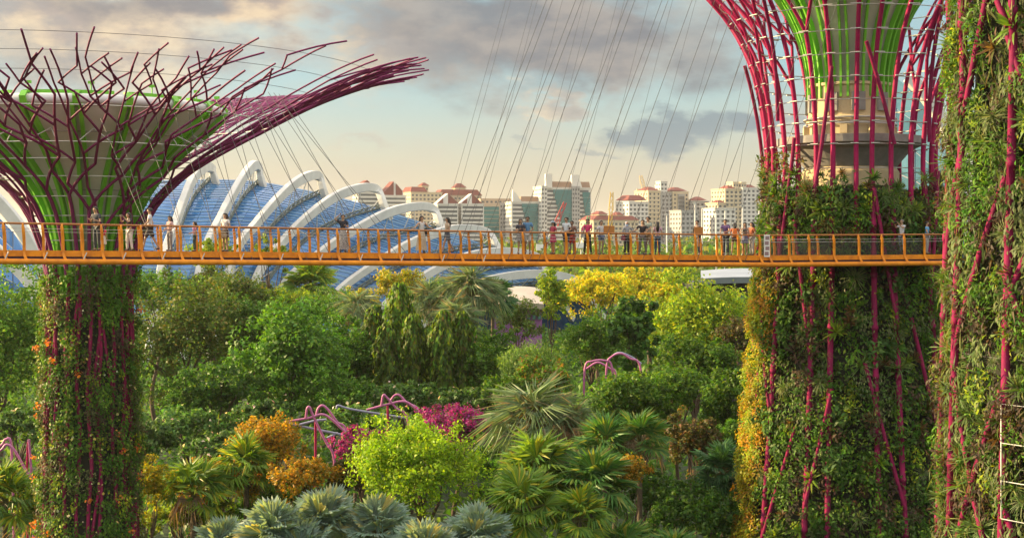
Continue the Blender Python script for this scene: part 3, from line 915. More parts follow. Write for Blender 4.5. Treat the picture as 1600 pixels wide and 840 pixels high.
def city():
    t = Tower('leftmost small white tower of the skyline with a red sloping roof', 572, 1000, 23)
    t.mass(560, 592, 300, 16, 'white', band=True, wh=.5); t.slant(560, 575, 300, 292, 281, 12, 2, 'red'); t.slant(575, 590, 300, 281, 296, 12, 2, 'red')
    t = Tower('white tower with red pitched gables beside the top of the white arches', 615, 1000, 23)
    t.mass(600, 634, 306, 18, 'white', band=True, wh=.5); t.slant(602, 617, 306, 301, 283, 12, 3, 'red'); t.slant(617, 632, 306, 283, 301, 12, 3, 'white'); t.slant(620, 629, 306, 287, 298, 2, 1, 'red')
    t = Tower('cream tower with flat red roof and a small square turret', 668, 1060, 26)
    t.mass(643, 690, 301, 20, 'cream', wh=.5); t.hip(643, 667, 301, 293, 20, 0, 'red', .7); t.mass(663, 672, 291, 8, 'cream', yo=4, z0=-1); t.hip(662, 673, 291, 286, 8, 4, 'red', .2)
    t = Tower('wide cream building with brown roofs and a large square red capped turret', 715, 1100, 17)
    t.mass(684, 752, 306, 22, 'beige', wh=.5); t.hip(686, 752, 306, 297, 20, 0, 'red', .8); t.mass(712, 728, 294, 10, 'cream', yo=2, z0=-1); t.hip(711, 729, 294, 287, 10, 2, 'red', .3)
    t = Tower('white balconied tower with two red gables in front of the wide cream building', 718, 960, 14)
    t.mass(684, 716, 319, 18, 'white', band=True, wh=.55); t.mass(721, 756, 319, 18, 'white', band=True, wh=.55)
    for a in (684, 721):
        t.slant(a, a + 17, 319, 317, 302, 12, 2, 'white'); t.slant(a + 17, a + 33, 319, 302, 317, 12, 2, 'red'); t.slant(a + 1, a + 9, 319, 317, 309, 1.5, .4, 'red')
    t = Tower('teal glass office slab with a beige top and a grey window wall', 778, 1000, 11)
    t.mass(755, 781, 320, 18, 'beige', band=True, win='teal', wh=.9); t.mass(781, 799, 318, 18, 'grey', cols=4, wh=.5); t.mass(752, 800, 311, 14, 'beige', yo=3, z0=-1)
    t = Tower('white office block with a pointed white fin and stepped teal glass', 822, 980, 14)
    t.mass(799, 844, 316, 20, 'white', band=True, wh=.55); t.hip(815, 846, 316, 308, 18, 1, 'brown', .94); t.slant(801, 814, 316, 296, 313, 3, -.6, 'white'); t.sail(799, 840, 318, 400, 815, 838, -.6)
    t = Tower('tallest office tower with two square white fins and stepped teal glass', 885, 980, 14)
    t.mass(846, 924, 294, 24, 'white', band=True, wh=.55); t.mass(845, 854, 292, 24, 'white', yo=-1.5, cols=2)
    t.hip(862, 922, 294, 285, 20, 1, 'brown', .95); t.slant(852, 862, 294, 272, 272, 4, -1.2, 'white'); t.slant(893, 904, 294, 273, 273, 4, -1.2, 'white'); t.slant(904, 909, 294, 276, 292, 4, -1.2, 'white')
    t.sail(860, 893, 296, 390, 864, 889, -.6); t.sail(905, 922, 300, 400, 910, 925, -.6); t.mass(893, 905, 292, 4, 'grey', yo=-2.2, cols=3)
    t = Tower('low cream apartment row with dark red roofs behind the yellow crane', 962, 900, 29)
    t.mass(926, 1000, 345, 18, 'cream', wh=.5); t.hip(926, 1000, 345, 338, 18, 0, 'red', .75); t.mass(938, 950, 336, 10, 'cream', yo=2, z0=-1); t.hip(937, 951, 336, 331, 10, 2, 'red', .3); t.mass(968, 976, 337, 8, 'cream', yo=2, z0=-1); t.hip(967, 977, 337, 332, 8, 2, 'red', .3)
    t = Tower('stepped white tower with a dark red hip roof left of the twin towers', 998, 960, 29)
    t.mass(982, 1014, 316, 18, 'white', wh=.5); t.hip(982, 1012, 314, 306, 16, 1, 'red', .55)
    t = Tower('pair of tall cream towers with red hip roofs around a grey core', 1045, 1000, 26)
    t.mass(1011, 1031, 299, 20, 'cream', wh=.5, ww=.35); t.hip(1012, 1030, 299, 293, 16, 1, 'red', .25); t.mass(1029, 1054, 302, 16, 'grey', yo=2, wh=.5); t.mass(1036, 1047, 290, 8, 'white', yo=4, z0=-1); t.mass(1035, 1046, 284, 7, 'white', yo=3, z0=-1)
    t.mass(1052, 1078, 300, 20, 'cream', wh=.5, ww=.4); t.hip(1054, 1076, 299, 293, 16, 1, 'red', .25); t.mass(1060, 1070, 304, 2, 'grey', yo=-1.2, band=True, wh=.85); t.mass(1077, 1084, 312, 14, 'cream', yo=1)
    t = Tower('narrow grey tower with red pyramid roof right of the twin towers', 1096, 1000, 20)
    t.mass(1087, 1108, 315, 16, 'grey', wh=.5); t.hip(1087, 1104, 314, 308, 14, 0, 'red', .2); t.mass(1106, 1122, 331, 16, 'grey', yo=2)
    t = Tower('large cream stepped tower with paired roof turrets beside the planted trunk', 1160, 980, 23)
    t.mass(1131, 1160, 296, 20, 'cream', wh=.5); t.mass(1158, 1187, 294, 22, 'white', yo=-2, wh=.5); t.mass(1119, 1134, 318, 18, 'cream', wh=.5); t.hip(1121, 1132, 318, 314, 10, 1, 'red', .3)
    t.mass(1148, 1157, 285, 9, 'cream', yo=3, z0=-1); t.mass(1162, 1170, 285, 9, 'cream', yo=3, z0=-1); t.hip(1138, 1150, 296, 291, 12, 2, 'red', .4); t.hip(1172, 1184, 294, 289, 12, 2, 'red', .4)
    t = Tower('lower pale apartment block at the foot of the stepped tower', 1140, 900, 23)
    t.mass(1116, 1150, 326, 16, 'white', wh=.5); t.mass(1060, 1088, 330, 16, 'grey', wh=.5)

    def crane(label, base, tip, D, colr, w, mastpx=None):
        b, e = P(*base, D), P(*tip, D)
        root = empty('tower_crane', (b.x, b.y, 0), label, 'crane', 'cranes in the city')
        def lattice(p, q, ww, name, m):
            mb = MB(root.location)
            ax = (q - p).normalized(); s = Vector((0, 1, 0)); n = ax.cross(s).normalized()
            cs = [s * ww + n * ww, s * -ww + n * ww, s * -ww - n * ww, s * ww - n * ww]
            for c in cs: mb.tube([p + c, q + c * 0.6], ww * 0.22, 4)
            L = (q - p).length; k = max(3, int(L / (ww * 3)))
            for i in range(k):
                f0, f1 = i / k, (i + 1) / k
                for j in range(4):
                    mb.tube([p.lerp(q, f0) + cs[j] * (1 - .4 * f0), p.lerp(q, f1) + cs[(j + 1) % 4] * (1 - .4 * f1)], ww * 0.15, 4, cap=False)
            mb.build(name, m, root)
        g = Vector((b.x, b.y, 0))
        lattice(g, b, w * 1.1, 'mast', colr[0])
        lattice(b, b.lerp(e, .5), w, 'jib', colr[0]); lattice(b.lerp(e, .5), e, w, 'jib', colr[1])
        mb = MB(root.location); mb.box(b + Vector((-w * 1.5, 0, 0.4)), (w * 5, w * 3, w * 2.5)); mb.build('cab', colr[0], root)
    yl = mat('crane_yellow', (0.62, 0.40, 0.03)); rd = mat('crane_red', (0.60, 0.06, 0.06)); wh = M['white']; gr = mat('crane_green', (0.03, 0.42, 0.18)); cr = mat('crane_cream', (0.62, 0.50, 0.28))
    crane('yellow lattice crane boom rising steeply beside the low cream apartment row', (953, 358), (956, 300), 620, (yl, yl), 1.0)
    crane('red and white crane boom leaning right in front of the tallest office tower', (853, 388), (883, 316), 420, (wh, rd), 0.8)
    crane('short crane boom with a green tip behind the woman in the red top', (910, 385), (920, 338), 420, (wh, gr), 0.7)
    crane('pale crane jib leaning left above the roof of the twin cream towers', (1007, 300), (1001, 274), 1040, (cr, cr), 1.6)
    # slender light masts
    for px, top, D in ((1086, 316, 420), (1097, 322, 400), (1119, 330, 420), (1133, 326, 380), (1160, 320, 400), (1186, 318, 420), (1042, 334, 430)):
        b, e = P(px, 420, D), P(px, top, D)
        root = empty('light_mast', (b.x, b.y, 0), None, 'mast', 'slender white light masts behind the skyway')
        root['label'] = 'slender white light mast, ' + {1086: 'just right of the twin cream towers', 1097: 'in front of the narrow grey tower', 1119: 'left of the large stepped tower', 1133: 'before the left corner of the large stepped tower', 1160: 'before the middle of the large stepped tower', 1186: 'nearest the planted trunk', 1042: 'farthest left, before the twin cream towers'}[px]
        mb = MB(); mb.tube([(0, 0, 0), (0, 0, e.z * .5), (0, 0, e.z)], [0.38, 0.28, 0.16], 8); mb.build('pole', M['white'], root)
        mb = MB(); mb.box((0, 0, e.z - 0.25), (1.4, .5, .35)); mb.build('lamp_head', M['steel'], root)
city()

# ------------------------------------------------------------------ garden trees
def garden():
    T = tree
    # far row, their tops reach the skyway
    T('garden_tree', 'dense green tree at the left edge behind the flowering trunk', 5, 545, 95, 125, 118, 'mid', lobes=10)
    T('garden_tree', 'bright green tree top showing left of the flowering trunk below the far left glasshouse', 70, 500, 60, 75, 128, 'yelgreen')
    T('garden_tree', 'tall open olive tree with brown forking limbs right of the flowering trunk', 285, 515, 105, 112, 126, 'olive', dens=0.26, lobes=11, clump=1.0)
    T('garden_tree', 'olive tree spreading below the skyway under the woman with the brown bag', 370, 480, 70, 70, 134, 'olive', dens=0.3)
    T('garden_tree', 'small tree with yellow green tips above the deck by the small girl in pink', 330, 398, 52, 30, 150, 'yelgreen', dens=0.34)
    T('garden_tree', 'small leafy tree top behind the deck beside the woman with the brown bag', 425, 400, 48, 26, 150, 'yelgreen', dens=0.3)
    T('garden_tree', 'large dense dark green tree left of the weeping columns', 455, 555, 105, 95, 108, 'dark', lobes=12, leaf=0.38, dens=0.4)
    T('garden_tree', 'rounded dark green tree tucked behind the large dense one', 548, 560, 62, 80, 116, 'dark', leaf=0.32)
    T('garden_tree', 'soft green tree in front of the white arch feet', 505, 490, 75, 50, 135, 'mid', leaf=0.28)
    T('garden_tree', 'low yellow green tree at the foot of the white arches', 420, 470, 55, 32, 150, 'yelgreen', leaf=0.28)
    T('garden_tree', 'yellow leafed vine covered tree above the weeping columns', 628, 458, 52, 48, 138, 'yellow', leaf=0.28, dens=0.42)
    T('garden_tree', 'yellow green hedge tree at the end of the white arches', 555, 466, 45, 20, 160, 'yellow', leaf=0.3)
    T('garden_tree', 'upright yellow green tree in front of the beige roofed pavilion', 862, 465, 34, 55, 150, 'yelgreen', leaf=0.30, dens=0.42, shape='column')
    T('garden_tree', 'sunlit yellow flowering tree left of the big rounded one', 942, 456, 74, 42, 165, 'yellow', leaf=0.36, dens=0.42)
    T('garden_tree', 'sunlit yellow tree directly under the skyway boards', 1005, 446, 78, 32, 185, 'yellow', leaf=0.36, dens=0.42)
    T('garden_tree', 'big rounded yellow green tree left of the planted trunk', 1088, 497, 94, 82, 132, 'yelgreen', lobes=12, leaf=0.36, dens=0.42)
    T('garden_tree', 'yellow crown leaning over the big rounded tree', 1045, 468, 40, 36, 140, 'yellow', leaf=0.34, dens=0.45)
    T('garden_tree', 'dark tree with large drooping leaves in the middle of the garden', 998, 520, 52, 62, 122, 'deep', leaf=0.5, aspect=0.7, dens=0.36)
    T('garden_tree', 'mid green bushy tree behind the pink arch bows', 925, 525, 68, 55, 128, 'mid', leaf=0.28)
    T('garden_tree', 'green tree between the beige roofed pavilion and the feathery tree', 810, 505, 45, 42, 150, 'olive', leaf=0.28)
    T('garden_tree', 'feathery pale green tree above the bronze tipped tree', 835, 562, 78, 48, 108, 'feather', leaf=0.26, droop=.5, aspect=.3, dens=.5, shape='flat')
    T('garden_tree', 'dark tree with bronze red tips left of the pink arch bows', 850, 595, 55, 46, 99, 'redtip', leaf=0.3)
    T('garden_tree', 'brownish shrub tree with red new leaves against the planted trunk', 1150, 535, 42, 40, 112, 'brown', leaf=0.28)
    T('garden_tree', 'bright green spreading tree right of the pink arch bows', 1055, 600, 75, 44, 97, 'mid', leaf=0.26, shape='flat', dens=.42)
    T('garden_tree', 'leafy green tree just left of the orange lit trunk edge', 1132, 615, 55, 68, 92, 'mid', leaf=0.26, droop=.3)
    T('garden_tree', 'green tree below the pink arch bows above the spiky palm', 955, 640, 84, 62, 91, 'mid', leaf=0.25, dens=.4)
    T('garden_tree', 'dark brownish green tree left of the dark fan palm', 1085, 695, 52, 60, 84, 'brown', leaf=0.24)
    T('garden_tree', 'shaded green shrub tree behind the dark fan palm', 1140, 690, 42, 40, 86, 'dark', leaf=0.24)
    T('garden_tree', 'shaded shrub at the foot of the planted trunk', 1060, 800, 70, 60, 76, 'deep', leaf=0.22)
    T('garden_tree', 'mid green tree filling the gap beside the weeping columns', 760, 585, 46, 60, 112, 'mid', leaf=0.28)
    T('garden_tree', 'green round shrub tree under the tall fan palms', 770, 545, 42, 40, 125, 'dark', leaf=0.28)
    T('garden_tree', 'broad dark green tree top just under the skyway right of the flowering trunk', 250, 462, 72, 48, 140, 'mid', leaf=.3, dens=.4)
    T('garden_tree', 'leafy green tree top under the skyway below the small girl in pink', 330, 452, 66, 42, 146, 'olive', leaf=.3, dens=.4)
    T('garden_tree', 'bright green tree top hiding the foot of the middle white arches', 455, 478, 60, 34, 142, 'yelgreen', leaf=.28, dens=.4)
    T('garden_tree', 'dark round tree top between the olive tree and the large dense tree', 395, 500, 60, 55, 128, 'dark', leaf=.3, dens=.4)
    T('garden_tree', 'green tree crown before the last white arch feet', 690, 470, 60, 40, 150, 'mid', leaf=.28, dens=.4)
    T('garden_tree', 'shaded tree mass low behind the frangipani right of the flowering trunk', 340, 600, 85, 45, 104, 'deep', leaf=.28, dens=.42)
    T('garden_tree', 'dark shrub mass below the large dense tree', 520, 612, 85, 34, 104, 'dark', leaf=.26, dens=.42)
    T('garden_tree', 'dense green shrub between the pink arch bows and the orange lit trunk', 1085, 560, 80, 45, 108, 'mid', leaf=.28, dens=.42)
    T('garden_tree', 'green shrub mass right of the large spiky palm', 1010, 628, 62, 56, 93, 'mid', leaf=.26, dens=.42)
    T('garden_tree', 'green shrub under the bronze tipped tree', 800, 620, 55, 36, 98, 'mid', leaf=.26, dens=.42)
    T('garden_tree', 'dark green shrub mass under the green fan palms', 1020, 775, 60, 44, 80, 'deep', leaf=.24, dens=.42)
    T('garden_tree', 'dark green shrub behind the silver palms below the orange tree', 430, 790, 75, 36, 80, 'dark', leaf=.22, dens=.42)
    T('garden_tree', 'yellow green bush beneath the left pair of fruiting palms', 290, 812, 70, 40, 78, 'yelgreen', leaf=.22, dens=.42)
    T('garden_tree', 'shaded leafy bush right of the lime tree behind the big fan palm', 775, 745, 50, 46, 80, 'dark', leaf=.22, dens=.42)
    T('garden_tree', 'dark bush at the lower right beside the orange lit trunk edge', 1125, 805, 48, 50, 74, 'deep', leaf=.22, dens=.42)
    # frangipani with pale flowers
    F = dict(group='frangipani shrubs with pale flowers', flowers=WF, leaf=0.30, shape='flat', cat='shrub', dens=.42)
    T('frangipani', 'frangipani with a visible forked trunk right of the flowering trunk', 300, 668, 72, 42, 95, 'frangi', **F)
    T('frangipani', 'frangipani touching the right side of the flowering trunk', 232, 690, 52, 48, 92, 'frangi', **F)
    T('frangipani', 'frangipani at the left edge above the pink tubes', 30, 665, 70, 38, 96, 'frangi', **F)
    T('frangipani', 'frangipani behind the first pink tube canopy', 425, 645, 70, 30, 100, 'frangi', **F)
    T('frangipani', 'frangipani between the two pink tube canopies', 560, 655, 62, 34, 98, 'frangi', **F)
    T('frangipani', 'frangipani hedge above the second pink tube canopy', 640, 612, 85, 26, 103, 'frangi', **F)
    T('frangipani', 'frangipani hedge above the magenta bougainvillea', 735, 622, 65, 24, 100, 'frangi', **F)
    T('frangipani', 'frangipani in the hollow below the orange leafed tree', 345, 700, 60, 38, 90, 'frangi', **F)
    T('bougainvillea', 'large magenta bougainvillea draped beyond the second pink tube canopy', 718, 656, 84, 36, 86, 'boug', 'magenta bougainvillea', 'shrub', leaf=0.19, dens=.46, ry=.7)
    T('bougainvillea', 'small magenta bougainvillea at the end of the first pink tube canopy', 566, 698, 54, 30, 82, 'boug', 'magenta bougainvillea', 'shrub', leaf=0.19, dens=.46, ry=.7)
    # front row
    T('garden_tree', 'bright lime green rounded tree in the front row', 662, 737, 124, 84, 74, 'lime', lobes=22, leaf=0.21, dens=.42, clump=.55)
    T('garden_tree', 'orange leafed rounded tree left of the first pink tube canopy', 415, 694, 66, 56, 81, 'orange', leaf=0.2, dens=.46)
    T('garden_tree', 'lower orange leafed bush beside the lime green tree', 470, 752, 64, 44, 76, 'orange', leaf=0.2, dens=.46)
    T('garden_tree', 'dry brown shrub between the orange bush and the lime tree', 545, 755, 32, 46, 78, 'brown', leaf=0.18)
    T('garden_tree', 'orange flowering bush among the fan palms', 985, 742, 36, 26, 70, 'orange', leaf=0.17, dens=.46)
    T('garden_tree', 'orange leafed bush behind the left pair of yellow fan palms', 335, 755, 72, 46, 80, 'orange', leaf=0.2)
    T('garden_tree', 'yellow leafed climber at the right foot of the flowering trunk', 235, 775, 36, 60, 74, 'yellow', leaf=0.18)
    T('garden_tree', 'green bush at the left foot of the flowering trunk', 70, 790, 45, 60, 74, 'yelgreen', leaf=0.18)
    # weeping mast trees: narrow drooping columns
    i = 0
    cols = ['leftmost and shortest weeping column', 'tallest weeping column reaching up over the yellow vine tree', 'weeping column just right of the tallest one', 'slim weeping column in the middle of the row',
            'pointed weeping column second from the right end of the row', 'pointed weeping column at the right end of the row', 'thick weeping column low between the tall ones']
    for (px, top, bot, w, D) in ((586, 478, 612, 20, 117), (624, 442, 618, 23, 115), (646, 492, 622, 20, 113), (668, 512, 612, 17, 116), (693, 486, 622, 21, 112), (722, 488, 620, 20, 113), (606, 505, 622, 20, 111)):
        r = np.random.default_rng(300 + i)
        n = 5200
        k = D / FPX
        t = r.random(n) ** 0.75
        H = (bot - top) * k
        rad = w * k * 1.35 * (0.30 + 0.70 * np.clip(t * 3.2, 0, 1) ** 0.7) * (0.9 + 0.1 * np.sin(t * 9 + i))
        a = r.uniform(0, 2 * math.pi, n); q = r.random(n) ** 0.35
        q *= 0.78 + 0.34 * np.sin(a * 6 + 2 * i) * np.sin(t * 13 + a * 2)
        base = P(px, 365, D); base.z = 0
        zt = P(px, top, D).z
        C = np.stack([np.cos(a) * rad * q, np.sin(a) * rad * q, zt - t * H], 1)
        out = np.stack([np.cos(a), np.sin(a), np.full(n, .25)], 1) + r.normal(0, .35, (n, 3))
        A = np.stack([np.cos(a) * .25, np.sin(a) * .25, np.full(n, -1.0)], 1) + r.normal(0, .2, (n, 3))
        root = empty('weeping_tree', base, cols[i] + ' of drooping dark green leaves', 'tree', 'weeping column trees')
        c = pick_cols(n, PAL['mid'] + PAL['olive'] + PAL['yelgreen'][:1], .2, r)
        c *= (.75 + .5 * (np.sin(a * 11 + i) * np.sin(t * 6 + a * 3) > 0))[:, None]
        o = link('crown', leaf_mesh('weeping_crown', C, A, out, r.uniform(.35, .65, n), c, .36), root)
        mb = MB(); mb.tube([(0, 0, -.2), (0, 0, zt * .5), (0, 0, zt - .4)], [.16, .11, .04], 6); mb.build('trunk', M['bark'], root)
        i += 1
    # palms
    palm('tall fan palm with sunlit yellow green head in front of the white arches', 487, 448, 42, 148, 'yelfan', 26, lo=-30)
    palm('grey green fan palm right of the weeping columns, tallest of its group', 736, 462, 52, 122, 'greyfan', 30)
    palm('grey green fan palm between the weeping columns and the tallest palm', 672, 478, 42, 124, 'greyfan', 26)
    palm('dusky fan palm left of the yellow vine covered tree', 560, 490, 38, 128, 'greyfan', 24, dry=.2)
    palm('small fan palm hanging below the tallest grey green palm', 715, 505, 36, 118, 'greyfan', 22, dry=.2)
    palm('fan palm beside the rounded green shrub under the dome end', 770, 470, 34, 130, 'darkfan', 22)
    palm('large spiky grey green palm with dry hanging fronds in the middle', 835, 668, 78, 80, 'greyfan', 34, dry=.3, lo=-60)
    palm('withered half brown palm beside the large spiky one', 898, 668, 44, 79, 'greyfan', 22, dry=.7, lo=-55)
    palm('green fan palm with yellowing fronds left of the dark brown tree', 1000, 692, 46, 76, 'greenfan', 22, dry=.25)
    palm('green fan palm below the withered palm', 945, 705, 50, 75, 'greenfan', 22, dry=.1)
    palm('tall dark green fan palm beside the orange lit trunk edge', 1130, 738, 46, 80, 'darkfan', 28, lo=-60)
    palm('big green fan palm with sunlit yellow fronds right of the lime tree', 838, 748, 66, 70, 'yelfan', 26)
    palm('green fan palm behind the orange flowering bush', 925, 765, 66, 69, 'greenfan', 26)
    palm('drooping yellow fan palm at the lower middle', 820, 795, 58, 66, 'yelfan', 24)
    palm('glossy fan palm with a yellow curled frond right of the drooping one', 905, 812, 50, 65, 'yelfan', 22)
    palm('yellow lit fan palm with orange fruit stalks, right of the left pair', 385, 735, 52, 78, 'yelfan', 22, dry=.15, fruit=True)
    palm('yellow lit fan palm with orange fruit stalks, left of the left pair', 302, 772, 56, 76, 'yelfan', 22, dry=.15, fruit=True)
    palm('yellow lit fan palm at the lower left corner', 8, 785, 58, 74, 'yelfan', 22, dry=.15, fruit=True)
    S = dict(group='silver blue fan palms in the front row', name='silver_palm')
    for j, (px, py, rad, lab) in enumerate(((430, 812, 62, 'silver blue fan palm left of the row behind'), (505, 795, 60, 'silver blue fan palm below the orange bush'), (352, 835, 62, 'silver blue fan palm at the left end of the front row'),
                                            (470, 850, 64, 'silver blue fan palm lowest under the orange bush'), (590, 805, 58, 'silver blue fan palm below the lime tree'), (560, 850, 66, 'silver blue fan palm with pale sunlit rims under the lime tree'),
                                            (665, 845, 62, 'silver blue fan palm right below the lime tree'), (748, 822, 62, 'silver blue fan palm with upright yellow spear right of the lime tree'), (975, 838, 56, 'silver green fan palm at the lower middle right'),
                                            (1055, 842, 46, 'silver green fan palm at the right end of the front row'))):
        palm(lab, px, py + 32, rad * .92, 62 + (j % 3) * 2.0, 'silver' if px < 900 else 'greenfan', 22, lo=0, hi=88, **S)

    # pink tube canopies in the garden
    def frame(label, tubes, D):
        c = P(tubes[0][1][0][0], 365, D)
        root = empty('tube_canopy', (c.x, c.y, 0), label, 'canopy frame', 'pink tube canopies in the garden')
        for (kind, pts) in tubes:
            dz = {'pink': 0, 'bluegrey': 1.2, 'magenta': .4}[kind]
            w = [P(p[0], p[1], D + dz + (p[2] if len(p) > 2 else 0)) - root.location for p in pts]
            mb = MB(); mb.tube(smooth_path(w, 5), 0.085, 8)
            mb.build('tube', M[kind], root)
    frame('pink tube canopy with looping bows left of the small bougainvillea', [('pink', [(444, 659), (481, 653), (504, 647), (521, 657), (541, 676)]), ('pink', [(478, 652), (480, 638), (484, 636), (490, 651), (510, 691), (521, 711), (525, 760)]),
          ('pink', [(494, 650, 2), (497, 638, 2), (504, 633, 2), (513, 640, 2), (527, 659, 2), (541, 674, 2), (549, 760, 2)]), ('bluegrey', [(444, 660), (487, 669), (541, 680)]), ('magenta', [(493, 655), (493, 690), (493, 760)]), ('bluegrey', [(468, 663), (492, 657), (510, 655)]), ('bluegrey', [(511, 684), (528, 676)])], 86)
    frame('pink tube canopy with looping bows left of the large bougainvillea', [('bluegrey', [(526, 638), (529, 633), (550, 639), (636, 653)]), ('pink', [(596, 632), (599, 617), (604, 620), (619, 637), (637, 655), (641, 740)]),
          ('pink', [(609, 628, 2), (616, 618, 2), (624, 617, 2), (636, 629, 2), (656, 646, 2), (664, 730, 2)]), ('pink', [(573, 640), (607, 631), (633, 627), (655, 642)]), ('magenta', [(606, 630), (606, 660), (606, 730)])], 91)
    frame('pink arch bows half hidden in green trees in the middle of the garden', [('pink', [(912, 640), (914, 574), (926, 564), (944, 563), (956, 573), (960, 640)]), ('pink', [(916, 576, 1), (934, 566, 1), (952, 575, 1), (962, 584, 1), (964, 640, 1)]), ('pink', [(946, 640), (948, 572), (956, 557), (970, 552), (985, 560), (1000, 571), (1006, 640)]), ('bluegrey', [(948, 565), (965, 551), (984, 556), (1002, 568)])], 99)
    frame('pink tube frame at the left edge beside the flowering trunk', [('pink', [(-30, 720), (0, 704), (10, 694), (22, 702), (38, 730), (54, 762), (56, 840)]), ('pink', [(-20, 705, 1), (2, 695, 1), (9, 686, 1), (18, 700, 1), (22, 840, 1)]), ('magenta', [(43, 850), (42, 740), (44, 690)]), ('pink', [(53, 850), (49, 740), (45, 686)]), ('bluegrey', [(-30, 725), (20, 740), (54, 760)])], 84)
garden()

# ------------------------------------------------------------------ supertrees (steel garden towers)
class Profile:
    def __init__(s, pts):                    # (radius, height above the eye), bottom to top
        p = smooth_path([Vector((r, 0, z + CZ)) for r, z in pts], 6)
        s.p = [(v.x, v.z) for v in p]
        s.d = [0]
        for a, b in zip(s.p, s.p[1:]): s.d.append(s.d[-1] + math.hypot(b[0] - a[0], b[1] - a[1]))
        s.L = s.d[-1]
    def at(s, t):
        t = max(0, min(s.L, t)); lo, hi = 0, len(s.d) - 1
        while hi - lo > 1:
            m = (lo + hi) // 2
            if s.d[m] <= t: lo = m
            else: hi = m
        f = (t - s.d[lo]) / max(s.d[hi] - s.d[lo], 1e-9)
        return s.p[lo][0] + (s.p[hi][0] - s.p[lo][0]) * f, s.p[lo][1] + (s.p[hi][1] - s.p[lo][1]) * f
    def s_at_z(s, z):
        for i in range(len(s.p) - 1):
            if s.p[i + 1][1] >= z: 
                f = (z - s.p[i][1]) / max(s.p[i + 1][1] - s.p[i][1], 1e-9)
                return s.d[i] + (s.d[i + 1] - s.d[i]) * max(0, f)
        return s.L
    def pt(s, th, t, off=0.0):
        r, z = s.at(t)
        return Vector(((r + off) * math.cos(th), (r + off) * math.sin(th), z))

def grow_rib(mb, prof, th, s0, r0, rnd, s_fork, s_end, seglen=2.6, ang=0.5, rmin=0.075, pf=.6):
    def seg(th0, sa, th1, sb, ra, rb):
        k = max(2, int(abs(sb - sa) / 0.8) + 1)
        mb.tube([prof.pt(th0 + (th1 - th0) * i / k, sa + (sb - sa) * i / k) for i in range(k + 1)], [ra + (rb - ra) * i / k for i in range(k + 1)], 7)
    def rec(th, s, a, r, lev):
        if lev > 9: return
        if s > s_end * rnd.uniform(0.93, 1.04): return
        L = seglen * rnd.uniform(0.65, 1.35)
        rad, _ = prof.at(s)
        s1 = min(prof.L - 0.01, s + L * math.cos(a)); th1 = th + L * math.sin(a) / max(rad, 1.0)
        rn = max(rmin, r * 0.90)
        seg(th, s, th1, s1, r, rn)
        if s1 >= prof.L - 0.02: return
        x = rnd.random()
        if x < pf:
            b = rnd.uniform(0.75, 1.15) * ang
            rec(th1, s1, b if a <= 0 else rnd.uniform(0, .2), rn, lev + 1)
            rec(th1, s1, -b if a >= 0 else -rnd.uniform(0, .2), rn * 0.92, lev + 1)
        elif x < 0.9:
            rec(th1, s1, -a * rnd.uniform(0.5, 1.0) + rnd.uniform(-.12, .12), rn, lev + 1)
        else:
            rec(th1, s1, rnd.uniform(-.12, .12), rn, lev + 1)
    sf = s_fork * rnd.uniform(0.9, 1.12)
    seg(th, s0, th, sf, r0, r0 * 0.85)
    b = ang * rnd.uniform(0.7, 1.0)
    rec(th, sf, b, r0 * 0.72, 0)
    rec(th, sf, -b * rnd.uniform(0.2, 1), r0 * 0.72, 0)

def ring(mb, prof, s, r, n=72, off=0.0):
    pts = [prof.pt(2 * math.pi * i / n, s, off) for i in range(n + 1)]
    mb.tube(pts, r, 5, cap=False)

def wall_leaves(prof, z0, z1, n, size, palette, th=None, off=(0.0, 0.35), seed=0, aspect=.5, patch=0.0):
    r = np.random.default_rng(seed)
    out = []
    s0, s1 = prof.s_at_z(z0), prof.s_at_z(z1)
    t = r.uniform(s0, s1, n)
    a = r.uniform(0, 2 * math.pi, n) if th is None else r.uniform(th[0], th[1], n)
    rz = np.array([prof.at(x) for x in t])
    if patch:
        keep = (np.sin(a * 7 + t * 1.1) * np.cos(t * 1.7 - a * 3) + r.normal(0, .5, n)) > -patch
        t, a, rz = t[keep], a[keep], rz[keep]; n = len(t)
    rad = rz[:, 0] + r.uniform(off[0], off[1], n) + 0.12 * np.sin(a * 9 + rz[:, 1] * 2.1)
    C = np.stack([np.cos(a) * rad, np.sin(a) * rad, rz[:, 1]], 1)
    o = np.stack([np.cos(a), np.sin(a), np.full(n, .35)], 1)
    A = r.normal(size=(n, 3)) + np.array([0, 0, -.7])
    patchc = 1 + .25 * np.sin(a * 5 + 1.3 * np.sin(rz[:, 1])) * np.cos(rz[:, 1] * 1.4)
    return C, A, o + r.normal(0, .5, (n, 3)), size * r.uniform(.6, 1.4, n), np.clip(pick_cols(n, palette, .2, r) * patchc[:, None], .003, .9)

